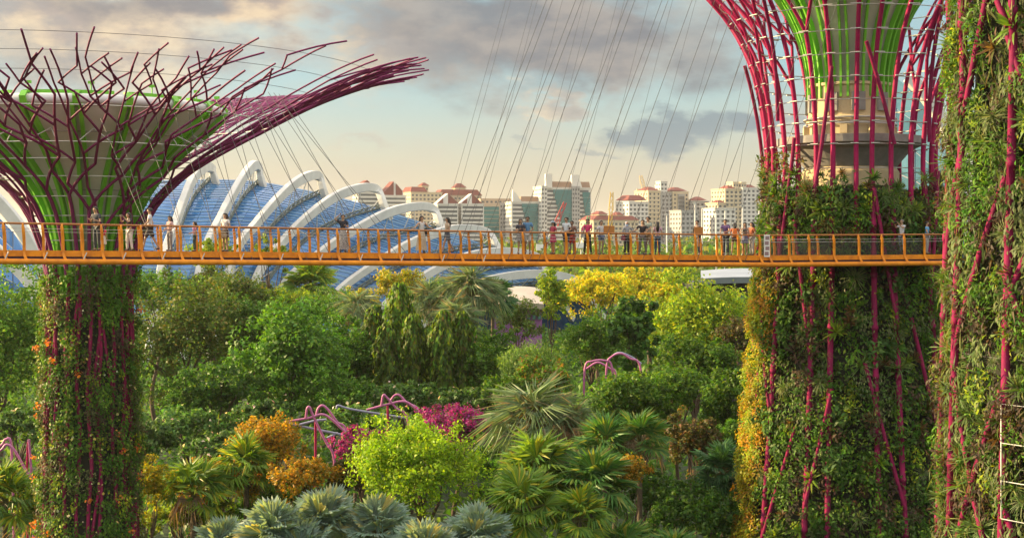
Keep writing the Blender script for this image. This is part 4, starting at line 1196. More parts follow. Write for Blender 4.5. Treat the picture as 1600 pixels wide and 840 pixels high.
def wall_clumps(prof, z0, z1, nc, per, species, th=(0, 2 * math.pi), rad=.4, seed=0, base=-.15, trail=.8):
    """plants in separate clumps, each clump one species (palette, leaf size, droop), some trailing down"""
    r = np.random.default_rng(seed)
    out = [[], [], [], [], []]
    w = np.array([sp[3] for sp in species], float); w /= w.sum()
    s0, s1 = prof.s_at_z(z0), prof.s_at_z(z1)
    for i in range(nc):
        pal, size, droop, _ = species[r.choice(len(species), p=w)]
        a0 = r.uniform(*th); t0 = r.uniform(s0, s1); R = rad * r.uniform(.55, 1.6)
        n = int(per * (R / rad) ** 1.4 * r.uniform(.7, 1.2))
        du = r.normal(0, .5, n) * R; dv = r.normal(0, .6, n) * R
        tail = r.random(n) < .35 * min(1, droop + .2)
        dv = np.where(tail, -np.abs(r.normal(0, 1.0, n)) * R * (1 + trail * droop * 2), dv); du = np.where(tail, du * .6, du)
        rr, zz = prof.at(t0)
        t = np.clip(t0 + dv, .05, prof.L)
        rz = np.array([prof.at(x) for x in t])
        a = a0 + du / rr
        bulge = R * 1.0 * np.exp(-(du ** 2 + np.minimum(dv, 0) ** 2 * .3 + np.maximum(dv, 0) ** 2) / (R * R)) * r.uniform(.3, 1.0, n)
        ra = rz[:, 0] + base + bulge + r.normal(0, .05, n)
        out[0].append(np.stack([np.cos(a) * ra, np.sin(a) * ra, rz[:, 1]], 1))
        o = np.stack([np.cos(a), np.sin(a), np.full(n, .4)], 1)
        out[1].append(r.normal(size=(n, 3)) * (1 - .6 * droop) + np.array([0, 0, -.3 - 1.4 * droop]) + o * .5)
        out[2].append(o + r.normal(0, .45, (n, 3)))
        out[3].append(size * r.uniform(.6, 1.4, n))
        out[4].append(np.clip(pick_cols(n, pal, .16, r) * r.uniform(.7, 1.3), .003, .9))
    return [np.concatenate(x) for x in out]

def supertree_left():
    D = 70.0; c = P(141, 365, D)
    root = empty('supertree', (c.x, c.y, 0), 'left steel garden tower with dark purple branching canopy and flowering trunk', 'garden tower', 'steel garden towers')
    prof = Profile([(2.75, -22.5), (2.45, -12), (2.3, -4), (2.3, -1.9), (2.75, -0.3), (3.6, 1.6), (5.6, 3.55), (9.1, 5.6), (12.6, 7.45), (16.1, 8.8), (18.6, 9.35)])
    rnd = random.Random(29)
    n = 23
    s0 = prof.s_at_z(CZ - 2.2)
    for i in range(n):
        th = 2 * math.pi * (i + 0.3) / n + rnd.uniform(-.05, .05)
        mb = MB()
        facing = (1 - math.sin(th)) / 2              # 1 towards the viewer
        end = s0 + (prof.L - s0) * (1.0 - 0.27 * facing ** 1.3) * rnd.uniform(.9, 1.0)
        grow_rib(mb, prof, th, s0, 0.12, rnd, s0 + rnd.uniform(1.8, 5.2), end, 2.3, 0.54, 0.046, .44)
        mb.build('branch', M['purple'], root)
        # the same tube runs down the trunk
        mb = MB(); mb.tube([prof.pt(th + .05 * math.sin(k * 1.7 + i), s0 * k / 10, -.16 + .12 * rnd.random()) for k in range(11)], 0.10, 7); mb.build('trunk_tube', M['shademagenta'], root)
        if i % 2 == 0:
            mb = MB(); zz = rnd.uniform(2, 5)
            z = 0.5
            while z < s0 - 4:
                d = rnd.choice((-1, 1)) * 2 * math.pi / n
                mb.tube([prof.pt(th + d * k / 4, z + 4.5 * k / 4, -.1) for k in range(5)], 0.09, 6); z += rnd.uniform(5, 8)
                mb.build('diagonal_tube', M['shademagenta'], root); mb = MB()
    for z in (-3.2, -1.7, -.35, .95, 1.95, 2.95, 3.8, 4.55, 6.1):
        mb = MB(); ring(mb, prof, prof.s_at_z(CZ + z), 0.032, off=-.12); mb.build('hoop', M['steel'], root)
    for s in (0.70, .78, .86):
        mb = MB(); ring(mb, prof, s0 + (prof.L - s0) * s, 0.012, off=-.1); mb.build('ring_wire', M['cable'], root)
    # funnel
    fp = Profile([(1.55, -3.2), (1.75, -1.3), (2.35, 1.0), (3.3, 2.75), (4.7, 4.35), (6.3, 5.7), (7.0, 6.4)])
    mb = MB(); mb.lathe(fp.p, n=48); mb.build('funnel', M['funnel'], root)
    mb = MB(); mb.lathe([(6.7, CZ + 6.35), (7.05, CZ + 6.4), (7.25, CZ + 6.55), (7.22, CZ + 6.8), (7.0, CZ + 6.93), (6.5, CZ + 6.9)], n=64); mb.disc(6.5, CZ + 6.75, n=48); mb.build('rim', M['rimwhite'], root)
    for f in (.3, .5, .68, .84):
        mb = MB(); ring(mb, fp, fp.L * f, .022, 64, .012); mb.build('panel_seam', M['greyconc'], root)
    for i in range(18):
        th = 2 * math.pi * (i + .15) / 18
        mb = MB()
        for d in (-.05, .05):
            k = 12
            pts = [fp.pt(th + d * 1.7 / max(1, fp.at(fp.L * q / k)[0]) * 2.2, fp.L * q / k, .16) for q in range(k + 1)]
            mb.sweep(pts, 0.19, 0.3, (-math.sin(th), math.cos(th), 0))
        pts = [Vector((r * math.cos(th), r * math.sin(th), CZ + z)) for r, z in ((7.0, 6.3), (7.32, 6.45), (7.42, 6.75), (7.2, 7.0), (6.8, 7.04))]
        mb.sweep(pts, .32, .1, (-math.sin(th), math.cos(th), 0))
        mb.build('funnel_rib', M['green'], root)
        mb = MB(); a = fp.pt(th + .12, fp.L * .86, .1)
        for dz in (-.1, .1):
            mb.tube([a, prof.pt(th + .12 + dz, prof.s_at_z(CZ + 4.6), -.1)], .03, 5)
        mb.build('tie_strut', M['steel'], root)
    for a0, a1 in ((3.6, 4.45), (4.55, 5.2), (5.3, 5.75), (5.85, 6.6), (.6, 1.5), (1.7, 3.2)):
        mb = MB(); mb.sweep([Vector((6.7 * math.cos(a0 + (a1 - a0) * q / 8), 6.7 * math.sin(a0 + (a1 - a0) * q / 8), CZ + 7.02)) for q in range(9)], .3, .2); mb.build('rim_gutter', M['green'], root)
    # a rooftop ring of lamps
    for i in range(14):
        th = 2 * math.pi * i / 14 + .1
        mb = MB(); p = Vector((6.8 * math.cos(th), 6.8 * math.sin(th), CZ + 7.0)); mb.tube([p, p + Vector((0, 0, .45))], .035, 5); mb.box(p + Vector((0, 0, .5)), (.28, .16, .14)); mb.build('spot_lamp', M['green'], root)
    # planted trunk
    mb = MB(); mb.lathe([(2.35, 0), (2.1, 10), (1.9, CZ - 4.2), (1.6, CZ - 3.4)], n=24); mb.build('planting_core', M['panel'], root)
    C, A, N_, S, c_ = wall_leaves(prof, 0.2, CZ - 2.7, 16000, .17, PAL['dark'] + [(0.06, .11, .03, 3), (.07, .07, .035, 2)], off=(-.4, -.05), seed=21, patch=.5)
    B = wall_clumps(prof, .3, CZ - 1.7, 690, 66, [(PAL['dark'], .18, .5, 3), (PAL['mid'], .18, .7, 2), ([(.10, .13, .05, 1), (.13, .15, .06, 1)], .14, .3, 2), ([(.12, .09, .05, 1), (.08, .07, .04, 1)], .15, .8, 1.2), (PAL['yelgreen'], .17, .6, 1)], rad=.40, seed=24, base=-.02)
    C, A, N_, S, c_ = [np.concatenate([p, q]) for p, q in zip((C, A, N_, S, c_), B)]
    tag(link('climbing_vines', leaf_mesh('climbing_vines', C, A, N_, S, c_), root), kind='stuff')
    C, A, N_, S, c_ = wall_leaves(prof, 1, CZ - 2.6, 1500, .15, [(.62, .60, .20, 2), (.55, .5, .12, 1), (.6, .6, .4, 1)], off=(0, .35), seed=22, patch=-.1)
    tag(link('yellow_flowers', leaf_mesh('yellow_flowers', C, A, N_, S, c_, .9, .1, M['petal']), root), kind='stuff')
    r = np.random.default_rng(4)
    for i in range(46):
        th = r.normal(math.pi, .55) if i < 34 else r.uniform(4.6, 6.8); z = r.uniform(4, CZ - 3.4)
        s = prof.s_at_z(z); m = 14
        p0 = np.array(prof.pt(th, s, r.uniform(.2, .55)))
        C = p0 + r.normal(0, .11, (m, 3)); o = unit(C - p0 + 1e-4)
        link('orange_flower', leaf_mesh('orange_flower', C, r.normal(size=(m, 3)), o, .15 * r.uniform(.7, 1.3, m), pick_cols(m, [(.70, .22, .02, 2), (.62, .28, .03, 1), (.6, .16, .06, 1)], .1, r), .9, .1, M['petal']), root)
    C, A, N_, S, c_ = wall_leaves(prof, CZ - 1.5, CZ + 2.6, 260, .16, PAL['mid'], th=(-.9, -.1), off=(-.1, .25), seed=28)
    tag(link('vine_tips', leaf_mesh('vine_tips', C, A, N_, S, c_), root), kind='stuff')
    return root, prof
ST_L, PROF_L = supertree_left()

def supertree_mid():
    D = 74.0; c = P(1328, 365, D)
    root = empty('supertree', (c.x, c.y, 0), 'right steel garden tower with magenta ribs, green funnel and planted trunk behind the skyway', 'garden tower', 'steel garden towers')
    prof = Profile([(6.5, -22.5), (6.15, -17.6), (5.5, -10), (4.95, -3.1), (4.75, 2.4), (4.75, 5), (5.1, 7.7), (5.75, 10.1), (6.75, 12.1), (7.9, 13.6), (9.6, 15.3), (12.5, 17.4), (16, 19.2), (20, 20.6)])
    rnd = random.Random(5)
    n = 28
    s0 = prof.s_at_z(CZ + 3)
    for i in range(n):
        th = 2 * math.pi * (i + .05) / n + rnd.uniform(-.03, .03)
        mb = MB()
        grow_rib(mb, prof, th, s0 - 3, .145, rnd, s0 + rnd.uniform(6.5, 9), prof.L, 3.6, .4, .08)
        mb.build('branch', M['magenta'], root)
        if i % 3 == 2: continue
        mb = MB(); mb.tube(*jointed([prof.pt(th, s0 * k / 14, .16 + .1 * rnd.random()) for k in range(14)] + [prof.pt(th, s0)], .16), 8); mb.build('trunk_tube', M['shademagenta'], root)
        if i % 2 == 0:
            mb = MB(); z = rnd.uniform(-2, 3)
            while z < s0 + 6:
                d = rnd.choice((-1, 1, 1)) * 2 * math.pi / n * rnd.choice((1, 1, 1.5)); l = rnd.uniform(5, 8)
                mb.tube([prof.pt(th + d * k / 6, max(0, z + l * k / 6), .36) for k in range(7)], .11, 7); z += l + rnd.uniform(.3, 3)
                mb.build('diagonal_tube', M['shademagenta'], root); mb = MB()
    for z in [3.6, 4.9, 6.1, 7.3, 8.5, 9.7, 10.9, 12.1, 13.3, 14.6]:
        mb = MB(); ring(mb, prof, prof.s_at_z(CZ + z), .026, off=-.2); mb.build('hoop', M['steel'], root)
    # short white clips standing off the ribs
    for i in range(n):
        th = 2 * math.pi * (i + .05) / n
        mb = MB()
        for z in [4.9, 6.1, 7.3, 8.5, 9.7, 10.9, 12.1]:
            mb = MB(); s = prof.s_at_z(CZ + z); mb.tube([prof.pt(th - .04, s, .15), prof.pt(th + .05, s, .15)], .038, 5); mb.build('clip', M['steel'], root)
    # core: drum, platform, funnel
    k = D / FPX
    z = lambda py: CZ - (py - HOR) * k
    mb = MB(); mb.lathe([(2.35, z(222)), (2.35, z(195)), (2.5, z(193)), (2.5, z(186)), (2.35, z(184)), (2.35, z(140)), (2.45, z(138)), (2.45, z(134))], n=28, smooth=False); mb.build('drum', M['concrete'], root)
    for i in range(10):
        th = 2 * math.pi * i / 10 + .25
        mb = MB(); mb.box((2.38 * math.cos(th), 2.38 * math.sin(th), z(164)), (.22, .75, z(150) - z(178)), th); mb.build('recess_panel', M['greyconc'], root)
        mb = MB(); mb.box((2.5 * math.cos(th + .3), 2.5 * math.sin(th + .3), z(206)), (.3, .4, .5), th + .3); mb.build('bracket', M['concrete'], root)
    for py in (188, 197):
        mb = MB(); mb.tube([Vector((2.6 * math.cos(2 * math.pi * q / 40), 2.6 * math.sin(2 * math.pi * q / 40), z(py))) for q in range(41)], .05, 5); mb.build('pipe', M['steel'], root)
    mb = MB(); mb.lathe([(2.6, z(262)), (3.4, z(236)), (4.15, z(228)), (4.15, z(217)), (3.9, z(216)), (2.2, z(217))], n=36, smooth=False); mb.build('platform', M['greyconc'], root)
    mb = MB(); mb.lathe([(2.2, z(222)), (2.2, 0)], n=24); mb.build('core', M['greyconc'], root)
    mb = MB(); mb.lathe([(2.75, z(292)), (2.75, z(270)), (2.55, z(262))], n=28, smooth=False); mb.build('core_collar', M['concrete'], root)
    fp = Profile([(2.05, 8.2), (2.15, 9.6), (2.7, 11.6), (3.6, 13.3), (5.0, 15.2), (6.6, 16.6), (7.6, 17.2)])
    mb = MB(); mb.lathe(fp.p, n=48); mb.build('funnel', mat('pale_funnel_shell', (.56, .54, .47), (.45, .43, .38), .5, .75), root)
    mb = MB(); mb.lathe([(7.3, CZ + 17.1), (8.0, CZ + 17.3), (8.2, CZ + 17.7), (7.8, CZ + 18.1), (7.2, CZ + 18.0)], n=56); mb.disc(7.2, CZ + 17.9, n=48); mb.build('rim', M['rimwhite'], root)
    for i in range(18):
        th = 2 * math.pi * (i + .4) / 18
        mb = MB(); q0 = 12
        for d in (-.17, .17):
            pts = [fp.pt(th + d / fp.at(fp.L * q / q0)[0], fp.L * q / q0, .28) for q in range(q0 + 1)]
            pts = [pts[0] - Vector((0, 0, .5))] + pts
            mb.sweep(pts, .12, .3, (-math.sin(th), math.cos(th), 0))
        mb.build('funnel_rib', M['green'], root)
    # living wall
    mb = MB(); mb.lathe([(5.9, 0), (5.6, 5), (5.0, CZ - 10), (4.55, CZ - 3), (4.4, CZ + 1.6), (4.35, CZ + 2.4)], n=40); mb.build('planting_panel', M['panel'], root)
    pal = PAL['dark'] + PAL['mid'] + [(.10, .075, .04, 4), (.11, .15, .04, 4), (.07, .05, .04, 2)]
    C, A, N_, S, c_ = wall_leaves(prof, .2, CZ + 2.7, 15000, .28, pal, th=(math.pi * .85, math.pi * 2.15), off=(-.35, .05), seed=31, patch=.9)
    B = wall_clumps(prof, .3, CZ + 2.6, 760, 60, [(PAL['dark'], .26, .3, 3), (PAL['mid'], .24, .6, 2.5), ([(.13, .085, .05, 1), (.09, .06, .04, 1)], .26, .3, 2), ([(.12, .17, .06, 1), (.16, .2, .08, 1)], .20, .9, 2), (PAL['yelgreen'], .22, .5, 1.2), (PAL['frangi'], .34, .2, 1.5)], (math.pi * .95, math.pi * 2.08), .52, 37, .04)
    C, A, N_, S, c_ = [np.concatenate([p, q]) for p, q in zip((C, A, N_, S, c_), B)]
    C2, A2, N2, S2, c2 = wall_leaves(prof, .2, CZ + 2.6, 6000, .3, pal, th=(0, math.pi), off=(-.25, .3), seed=32)
    tag(link('living_wall', leaf_mesh('living_wall', np.vstack([C, C2]), np.vstack([A, A2]), np.vstack([N_, N2]), np.concatenate([S, S2]), np.vstack([c_, c2]), .42), root), kind='stuff')
    C, A, N_, S, c_ = wall_clumps(prof, .2, CZ - 2.0, 330, 75, [([(.30, .32, .02, 3), (.38, .30, .02, 2)], .17, .5, 3), ([(.20, .30, .03, 2), (.28, .33, .03, 1)], .17, .6, 2), ([(.42, .22, .02, 2), (.36, .2, .02, 2)], .16, .4, 1.6)], (math.pi * .82, math.pi * 1.13), .5, 33, .22)  # creeper leaves, with the sunlight on this edge put into their yellow
    tag(link('sun_tinted_creeper', leaf_mesh('sun_tinted_creeper', C, A, N_, S, c_), root), kind='stuff')
    C, A, N_, S, c_ = wall_leaves(prof, CZ + 1.6, CZ + 4.6, 1500, .2, [(.13, .14, .02, 2), (.05, .09, .02, 2), (.2, .1, .03, .8)], th=(math.pi * .85, math.pi * 1.25), off=(-.2, .5), seed=34, patch=.3)
    tag(link('creeper_tips', leaf_mesh('creeper_tips', C, A, N_, S, c_), root), kind='stuff')
    C, A, N_, S, c_ = wall_leaves(prof, .2, CZ - 7, 9000, .2, [(.10, .20, .03, 2), (.14, .24, .05, 1), (.07, .15, .03, 2)], th=(math.pi * 1.2, math.pi * 1.62), off=(.1, .6), seed=36, patch=-.25)
    tag(link('hanging_ivy', leaf_mesh('hanging_ivy', C, A, N_, S, c_), root), kind='stuff')
    r = random.Random(8)
    for i in range(298):
        th = r.uniform(math.pi * .95, math.pi * 2.05); zz = r.uniform(1, CZ + 3.2) if i % 3 else r.uniform(CZ - 1, CZ + 3.6)
        o = link('bromeliad', ROS[r.choice((0, 1, 2, 2, 3, 5, 5, 1, 6, 4))], root)
        o.location = prof.pt(th, prof.s_at_z(zz), .2)
        o.rotation_mode = 'QUATERNION'
        nrm = Vector((math.cos(th), math.sin(th), r.uniform(.2, .9)))
        o.rotation_quaternion = nrm.to_track_quat('Z', 'Y') @ Quaternion((0, 0, 1), r.uniform(0, 6.3))
        s = r.uniform(.9, 1.9); o.scale = (s, s, s)
    return root, prof
ST_R, PROF_R = supertree_mid()

def supertree_near():
    D = 38.0; c = P(1737, 365, D)
    root = empty('supertree', (c.x, c.y, 0), 'near steel garden tower at the right edge covered in spiky air plants and magenta tubes', 'garden tower', 'steel garden towers')
    prof = Profile([(5.0, -22.5), (4.75, -9), (4.5, 0), (4.35, 5), (4.6, 9), (5.6, 12.5), (8, 16), (12, 18.5)])
    rnd = random.Random(17)
    n = 13
    for i in range(n):
        th = 2 * math.pi * (i + .55) / n
        lean = rnd.uniform(-.02, .02)
        mb = MB(); mb.tube(*jointed([prof.pt(th + lean * k, prof.L * k / 16, .13) for k in range(17)], .125, 2.1), 8); mb.build('trunk_tube', M['shademagenta'], root)
        mb = MB(); z = rnd.uniform(0, 6)
        while z < prof.L - 10:
            d = rnd.choice((-1, 1)) * 2 * math.pi / n; l = rnd.uniform(4, 6.5)
            mb.tube([prof.pt(th + d * k / 5, z + l * k / 5, .14) for k in range(6)], .09, 7); z += l + rnd.uniform(0, 3)
            mb.build('diagonal_tube', M['shademagenta'], root); mb = MB()
    for z in range(1, 34, 3):
        mb = MB(); ring(mb, prof, prof.s_at_z(z), .02, off=-.02); mb.build('hoop', M['cable'], root)
    mb = MB(); mb.lathe([(4.4, 0), (4.1, 12), (3.95, CZ), (3.8, CZ + 5), (4.0, CZ + 9)], n=36); mb.build('planting_panel', M['panel'], root)
    pal = PAL['deep'] + [(.06, .045, .03, 5), (.08, .11, .03, 4), (.09, .07, .045, 3)]
    C, A, N_, S, c_ = wall_leaves(prof, 8, CZ + 9, 14000, .28, pal, th=(math.pi * .85, math.pi * 1.7), off=(-.4, .0), seed=41, patch=.9)
    B = wall_clumps(prof, 9, CZ + 8.8, 560, 90, [(PAL['dark'], .18, .4, 3), ([(.10, .065, .04, 1), (.07, .05, .035, 1)], .2, .5, 2.4), ([(.11, .16, .05, 1), (.15, .19, .07, 1)], .22, 1.0, 2), (PAL['yelgreen'], .18, .5, .8), (PAL['mid'], .16, .3, 2)], (math.pi * .9, math.pi * 1.65), .42, 47, -.06)
    C, A, N_, S, c_ = [np.concatenate([p, q]) for p, q in zip((C, A, N_, S, c_), B)]
    C2, A2, N2, S2, c2 = wall_leaves(prof, .2, CZ + 9, 5000, .3, pal, th=(-math.pi * .3, math.pi * .85), off=(-.35, .15), seed=42)
    tag(link('living_wall', leaf_mesh('living_wall', np.vstack([C, C2]), np.vstack([A, A2]), np.vstack([N_, N2]), np.concatenate([S, S2]), np.vstack([c_, c2]), .3), root), kind='stuff')
    r = random.Random(12)
    for i in range(240):
        th = r.uniform(math.pi * .92, math.pi * 1.62); zz = r.uniform(CZ - 9.8, CZ + 7.6)
        o = link('air_plant' if i % 3 else 'bromeliad', ROS[r.choice((0, 1, 1, 2, 2, 3, 3, 1, 5, 6, 6, 6))], root)
        o.location = prof.pt(th, prof.s_at_z(zz), .05)
        o.rotation_mode = 'QUATERNION'
        nrm = Vector((math.cos(th), math.sin(th), r.uniform(-.35, .6)))
        o.rotation_quaternion = nrm.to_track_quat('Z', 'Y') @ Quaternion((0, 0, 1), r.uniform(0, 6.3))
        s = r.uniform(.5, 1.6); o.scale = (s, s, s)
    g = np.random.default_rng(43)
    C, A, N_, S, c_ = wall_leaves(prof, 8, CZ + 9, 4200, .5, [(.12, .15, .045, 3), (.10, .14, .03, 3), (.16, .11, .05, 2), (.07, .12, .03, 3)], th=(math.pi * .9, math.pi * 1.65), off=(-.1, .38), seed=43, patch=.2)
    A = A * .35 + np.array([0, 0, -1.0])
    tag(link('hanging_grass', leaf_mesh('hanging_grass', C, A, N_, S, c_, .10, .03), root), kind='stuff')
    # white access frame on the trunk
    a0, a1 = math.pi * 1.175, math.pi * 1.24
    mb = MB()
    zt, zb = P(0, 632, 35.2).z, P(0, 812, 35.2).z
    def fp(a, z): return Vector((5.02 * math.cos(a), 5.02 * math.sin(a), z))
    mb.tube([fp(a0, zb), fp(a0, zt), fp(a1, zt), fp(a1, zb), fp(a0, zb)], .022, 6)
    for q in (.33, .66): mb.tube([fp(a0, zb + (zt - zb) * q), fp(a1, zb + (zt - zb) * q)], .016, 6)
    mb.build('access_frame', M['steel'], root)
supertree_near()

# ------------------------------------------------------------------ skyway
def interp(x, tab):
    for a, b in zip(tab, tab[1:]):
        if x <= b[0] or b is tab[-1]:
            t = (x - a[0]) / (b[0] - a[0]); return [a[i] + (b[i] - a[i]) * t for i in range(1, len(a))]
BT = [(-260, 53.2, 393.5, 345), (0, 55, 395, 348), (400, 58.6, 397.5, 355.5), (800, 62.8, 400.5, 362.5), (1200, 66.6, 402.5, 367.5), (1500, 68.6, 400, 366)]
def deckpt(px):
    D, fy, ry = interp(px, BT)
    p = P(px, fy, D)
    return p, p.z + (fy - ry) * D / FPX          # front edge at floor height, rail height
BW = 1.9
def bnormal(px):
    a, _ = deckpt(px - 5); b, _ = deckpt(px + 5)
    t = (b - a); t.z = 0; t.normalize()
    return Vector((-t.y, t.x, 0)), t

def skyway():
    o0, _ = deckpt(600)
    org = Vector((o0.x, o0.y, o0.z - .5))
    root = empty('skyway', org, 'orange aerial walkway with tube railings strung across the garden between the towers', 'walkway')
    xs = list(range(-250, 1476, 15))
    def line(off, dz, rail=False):
        out = []
        for x in xs:
            p, rz = deckpt(x); n, t = bnormal(x)
            q = p + n * off; q.z = (rz if rail else p.z) + dz
            out.append(q)
        return out
    tubez = -.36
    for off, nm in ((-.22, 'edge_tube'), (BW + .22, 'edge_tube')):
        mb = MB(org); mb.tube(line(off, tubez), .125, 10); mb.build(nm, M['orange'], root)
    for off in (0, BW):
        mb = MB(org); mb.sweep(line(off, -.02), .10, .24); mb.build('deck_beam', M['orange'], root)
        mb = MB(org); mb.sweep(line(off + (.06 if off == 0 else -.06), -.25), .05, .22); mb.build('fascia', M['plum'], root)
        mb = MB(org); mb.tube(line(off, 0, True), .042, 8); mb.build('top_rail', M['orangedark'], root)
        for dz in (-.22, -.36):
            mb = MB(org); mb.tube(line(off, dz, True), .009, 5); mb.build('rail_wire', M['steel'], root)
    mb = MB(org); a, b = line(.05, -.03), line(BW - .05, -.03)
    vs = a + b; k = len(a)
    mb.add(vs + [v - Vector((0, 0, .2)) for v in vs], [(i, i + 1, k + i + 1, k + i) for i in range(k - 1)] + [(2 * k + i, 3 * k + i, 3 * k + i + 1, 2 * k + i + 1) for i in range(k - 1)]); mb.build('deck', M['deck'], root)
    posts = [7 + 30.65 * i for i in range(-8, 17)] + [528 + 32.0 * i for i in range(8)] + [784 + 33.6 * i for i in range(12)] + [1187, 1202, 1233, 1264, 1303, 1342, 1378, 1413, 1444]
    prev = None
    for j, x in enumerate(posts):
        p, rz = deckpt(x); n, t = bnormal(x)
        wide = .115
        for side, off in ((-1, 0), (1, BW)):
            q = p + n * off; nn = n * side
            h = rz - p.z
            pts = [q + nn * .22 + Vector((0, 0, tubez)) + t * .16, q + nn * .16 + Vector((0, 0, -.18)) + t * .05, q + nn * .06 + Vector((0, 0, .05)), q + nn * .05 + Vector((0, 0, h * .45)) - t * .01,
                   q + nn * .10 + Vector((0, 0, h * .75)) - t * .035, q + nn * .07 + Vector((0, 0, h * .92)) - t * .06, q + Vector((0, 0, h + .01)) - t * .05]
            mb = MB(org); mb.sweep(smooth_path(pts, 3), [.11] * 7 + [wide] * 8 + [.08] * 4, .06, tuple(t)); mb.build('post', M['orange'], root)
        # cross member under the deck
        mb = MB(org); mb.sweep([p + n * -.2 + Vector((0, 0, tubez)), p + n * (BW / 2) + Vector((0, 0, -.3)), p + n * (BW + .2) + Vector((0, 0, tubez))], .1, .14); mb.build('cross_member', M['plum'], root)
        if j % 2 == 0 and x < 760:
            e = p + n * -.26 + Vector((0, 0, -.33)); mb = MB(org); mb.tube([e, e + t * .16 + n * .06 + Vector((0, 0, .38))], .028, 6); mb.build('cable_anchor', M['steel'], root)
        if prev is not None and x > 1195:
            for off in (.03, BW - .03):
                a, ra = deckpt(prev + 3); b, rb = deckpt(x - 3)
                mb = MB(org)
                a2, b2 = a + n * off, b + n * off
                mb.add([a2 + Vector((0, 0, .1)), b2 + Vector((0, 0, .1)), b2 + Vector((0, 0, .88)), a2 + Vector((0, 0, .88))], [(0, 1, 2, 3)]); mb.build('glass_panel', M['glass'], root)
        prev = x
    # information boards on the rail and the picture panel at the trunk
    for x, w, h in ((953, .55, .42), (1093, .46, .42)):
        p, rz = deckpt(x); n, t = bnormal(x)
        mb = MB(org); c = p + n * .12; c.z = rz + .17
        mb.box(c, (w, .06, h)); mb.box(c + Vector((0, .05, -.45)), (.06, .05, .7)); mb.build('information_board', M['board'], root, .01)
    p, rz = deckpt(1197); n, t = bnormal(1197)
    mb = MB(org); mb.box(p + n * -.1 + Vector((0, 0, .62)), (.3, .04, 1.15)); pn = mb.build('picture_panel', M['white'], root)
    mb = MB(org)
    for q in range(4): mb.box(p + n * -.127 + Vector((-.02 + .03 * (q % 2), 0, .22 + q * .27)), (.2, .01, .19))
    mb.build('picture', solid((.30, .20, .22)), pn)
    # yellow hanging strap at the right end
    # floor lamps along the far kerb
    for x in (894, 958, 1064, 1118, 1176):
        p, rz = deckpt(x); n, t = bnormal(x)
        mb = MB(org); mb.box(p + n * (BW - .25) + Vector((0, 0, .06)), (.28, .12, .08)); mb.build('kerb_lamp', mat('kerb_lamp_yellow', (.62, .42, .06)) if x == 894 else bpy.data.materials['kerb_lamp_yellow'], root)
skyway()

def stays():
    """cables from the canopies down to the walkway edges"""
    i = 0
    def cable(a, b, r, label, grp):
        mb = MB(b); mb.tube([a, a.lerp(b, .5) - Vector((0, 0, .004 * (a - b).length)), b], r, 5)
        o = mb.build('stay_cable', M['cable'])
        o.location = b
        tag(o, label, 'cable', grp)
    rx, ry = ST_R.location.x, ST_R.location.y
    names = ['first', 'second', 'third', 'fourth', 'fifth', 'sixth', 'seventh', 'eighth', 'ninth', 'tenth', 'eleventh', 'twelfth', 'thirteenth', 'fourteenth', 'fifteenth', 'sixteenth']
    for i, x in enumerate((694, 706, 740, 752, 790, 824, 838, 880, 892, 930, 965, 1000, 1040, 1085, 1125, 1160)):
        for side, off in (('near', -.2), ('far', BW + .2)):
            p, rz = deckpt(x); n, t = bnormal(x)
            b = p + n * off + Vector((0, 0, -.3))
            # anchor on the canopy: the crown ring in the direction of the bay
            tx = x + (0.47 - .13 * i / 16 - (.2 if side == 'far' else 0)) * 540
            Dq = 64.5 if side == 'near' else 72
            ax = (tx - 800) * Dq / FPX - rx; ay = Dq - ry
            th = math.atan2(ay, ax); rr = max(6.5, math.hypot(ax, ay))
            s = PROF_R.L
            while s > 0 and PROF_R.at(s)[0] > rr: s -= .2
            a = PROF_R.pt(th, s) + ST_R.location
            cable(a, b, .013 if side == 'near' else .009, '%s %s side stay cable from the left running up to the magenta tower' % (names[i], side), 'stay cables of the right tower')
    for i, (x, th, r) in enumerate(((250, -1.2, 9), (300, -1.0, 9.5), (350, -.85, 10), (395, -.75, 10.5), (440, -.68, 11), (480, -.6, 11), (520, -.55, 11.5), (560, -.5, 11.5), (600, -.46, 12), (645, -.42, 12))):
        for side, off in (('near', -.2), ('far', BW + .2)):
            p, rz = deckpt(x); n, t = bnormal(x)
            s = PROF_L.L
            while PROF_L.at(s)[0] > r: s -= .2
            a = PROF_L.pt(th + (.08 if side == 'far' else 0), s) + ST_L.location
            cable(a, p + n * off + Vector((0, 0, -.3)), .014, '%s %s side stay cable from the left hanging from the purple canopy' % (names[i], side), 'stay cables of the left tower')
stays()

# ------------------------------------------------------------------ people
def skin_object(name, chains, material, parent, levels=1):
    """chains: list of {points:[(x,y,z)], radii:[r or (rx,ry)], links:[(i,j)]}, grown with Skin + Subdivision"""
    vs, es, rs, roots = [], [], [], []
    for ch in chains:
        b = len(vs); roots.append(b)
        vs += ch['p']; es += [(b + i, b + j) for i, j in ch['e']]; rs += ch['r']
    me = bpy.data.meshes.new(name)
    me.from_pydata(vs, es, [])
    me.materials.append(material)
    o = link(name, me, parent)
    md = o.modifiers.new('skin', 'SKIN'); md.use_smooth_shade = True
    if not me.skin_vertices: return o
    for i, sv in enumerate(me.skin_vertices[0].data):
        r = rs[i]; sv.radius = r if isinstance(r, tuple) else (r, r)
        sv.use_root = i in roots
    if levels:
        sd = o.modifiers.new('subdivision', 'SUBSURF'); sd.levels = levels; sd.render_levels = levels
    return o

SKIN = [mat('skin_a', (0.42, 0.25, 0.16), rough=.5), mat('skin_b', (0.30, 0.165, 0.10), rough=.5)]
HAIR = mat('hair_black', (0.018, 0.014, 0.012), rough=.45); HAIRG = mat('hair_grey', (.22, .19, .17), rough=.6)

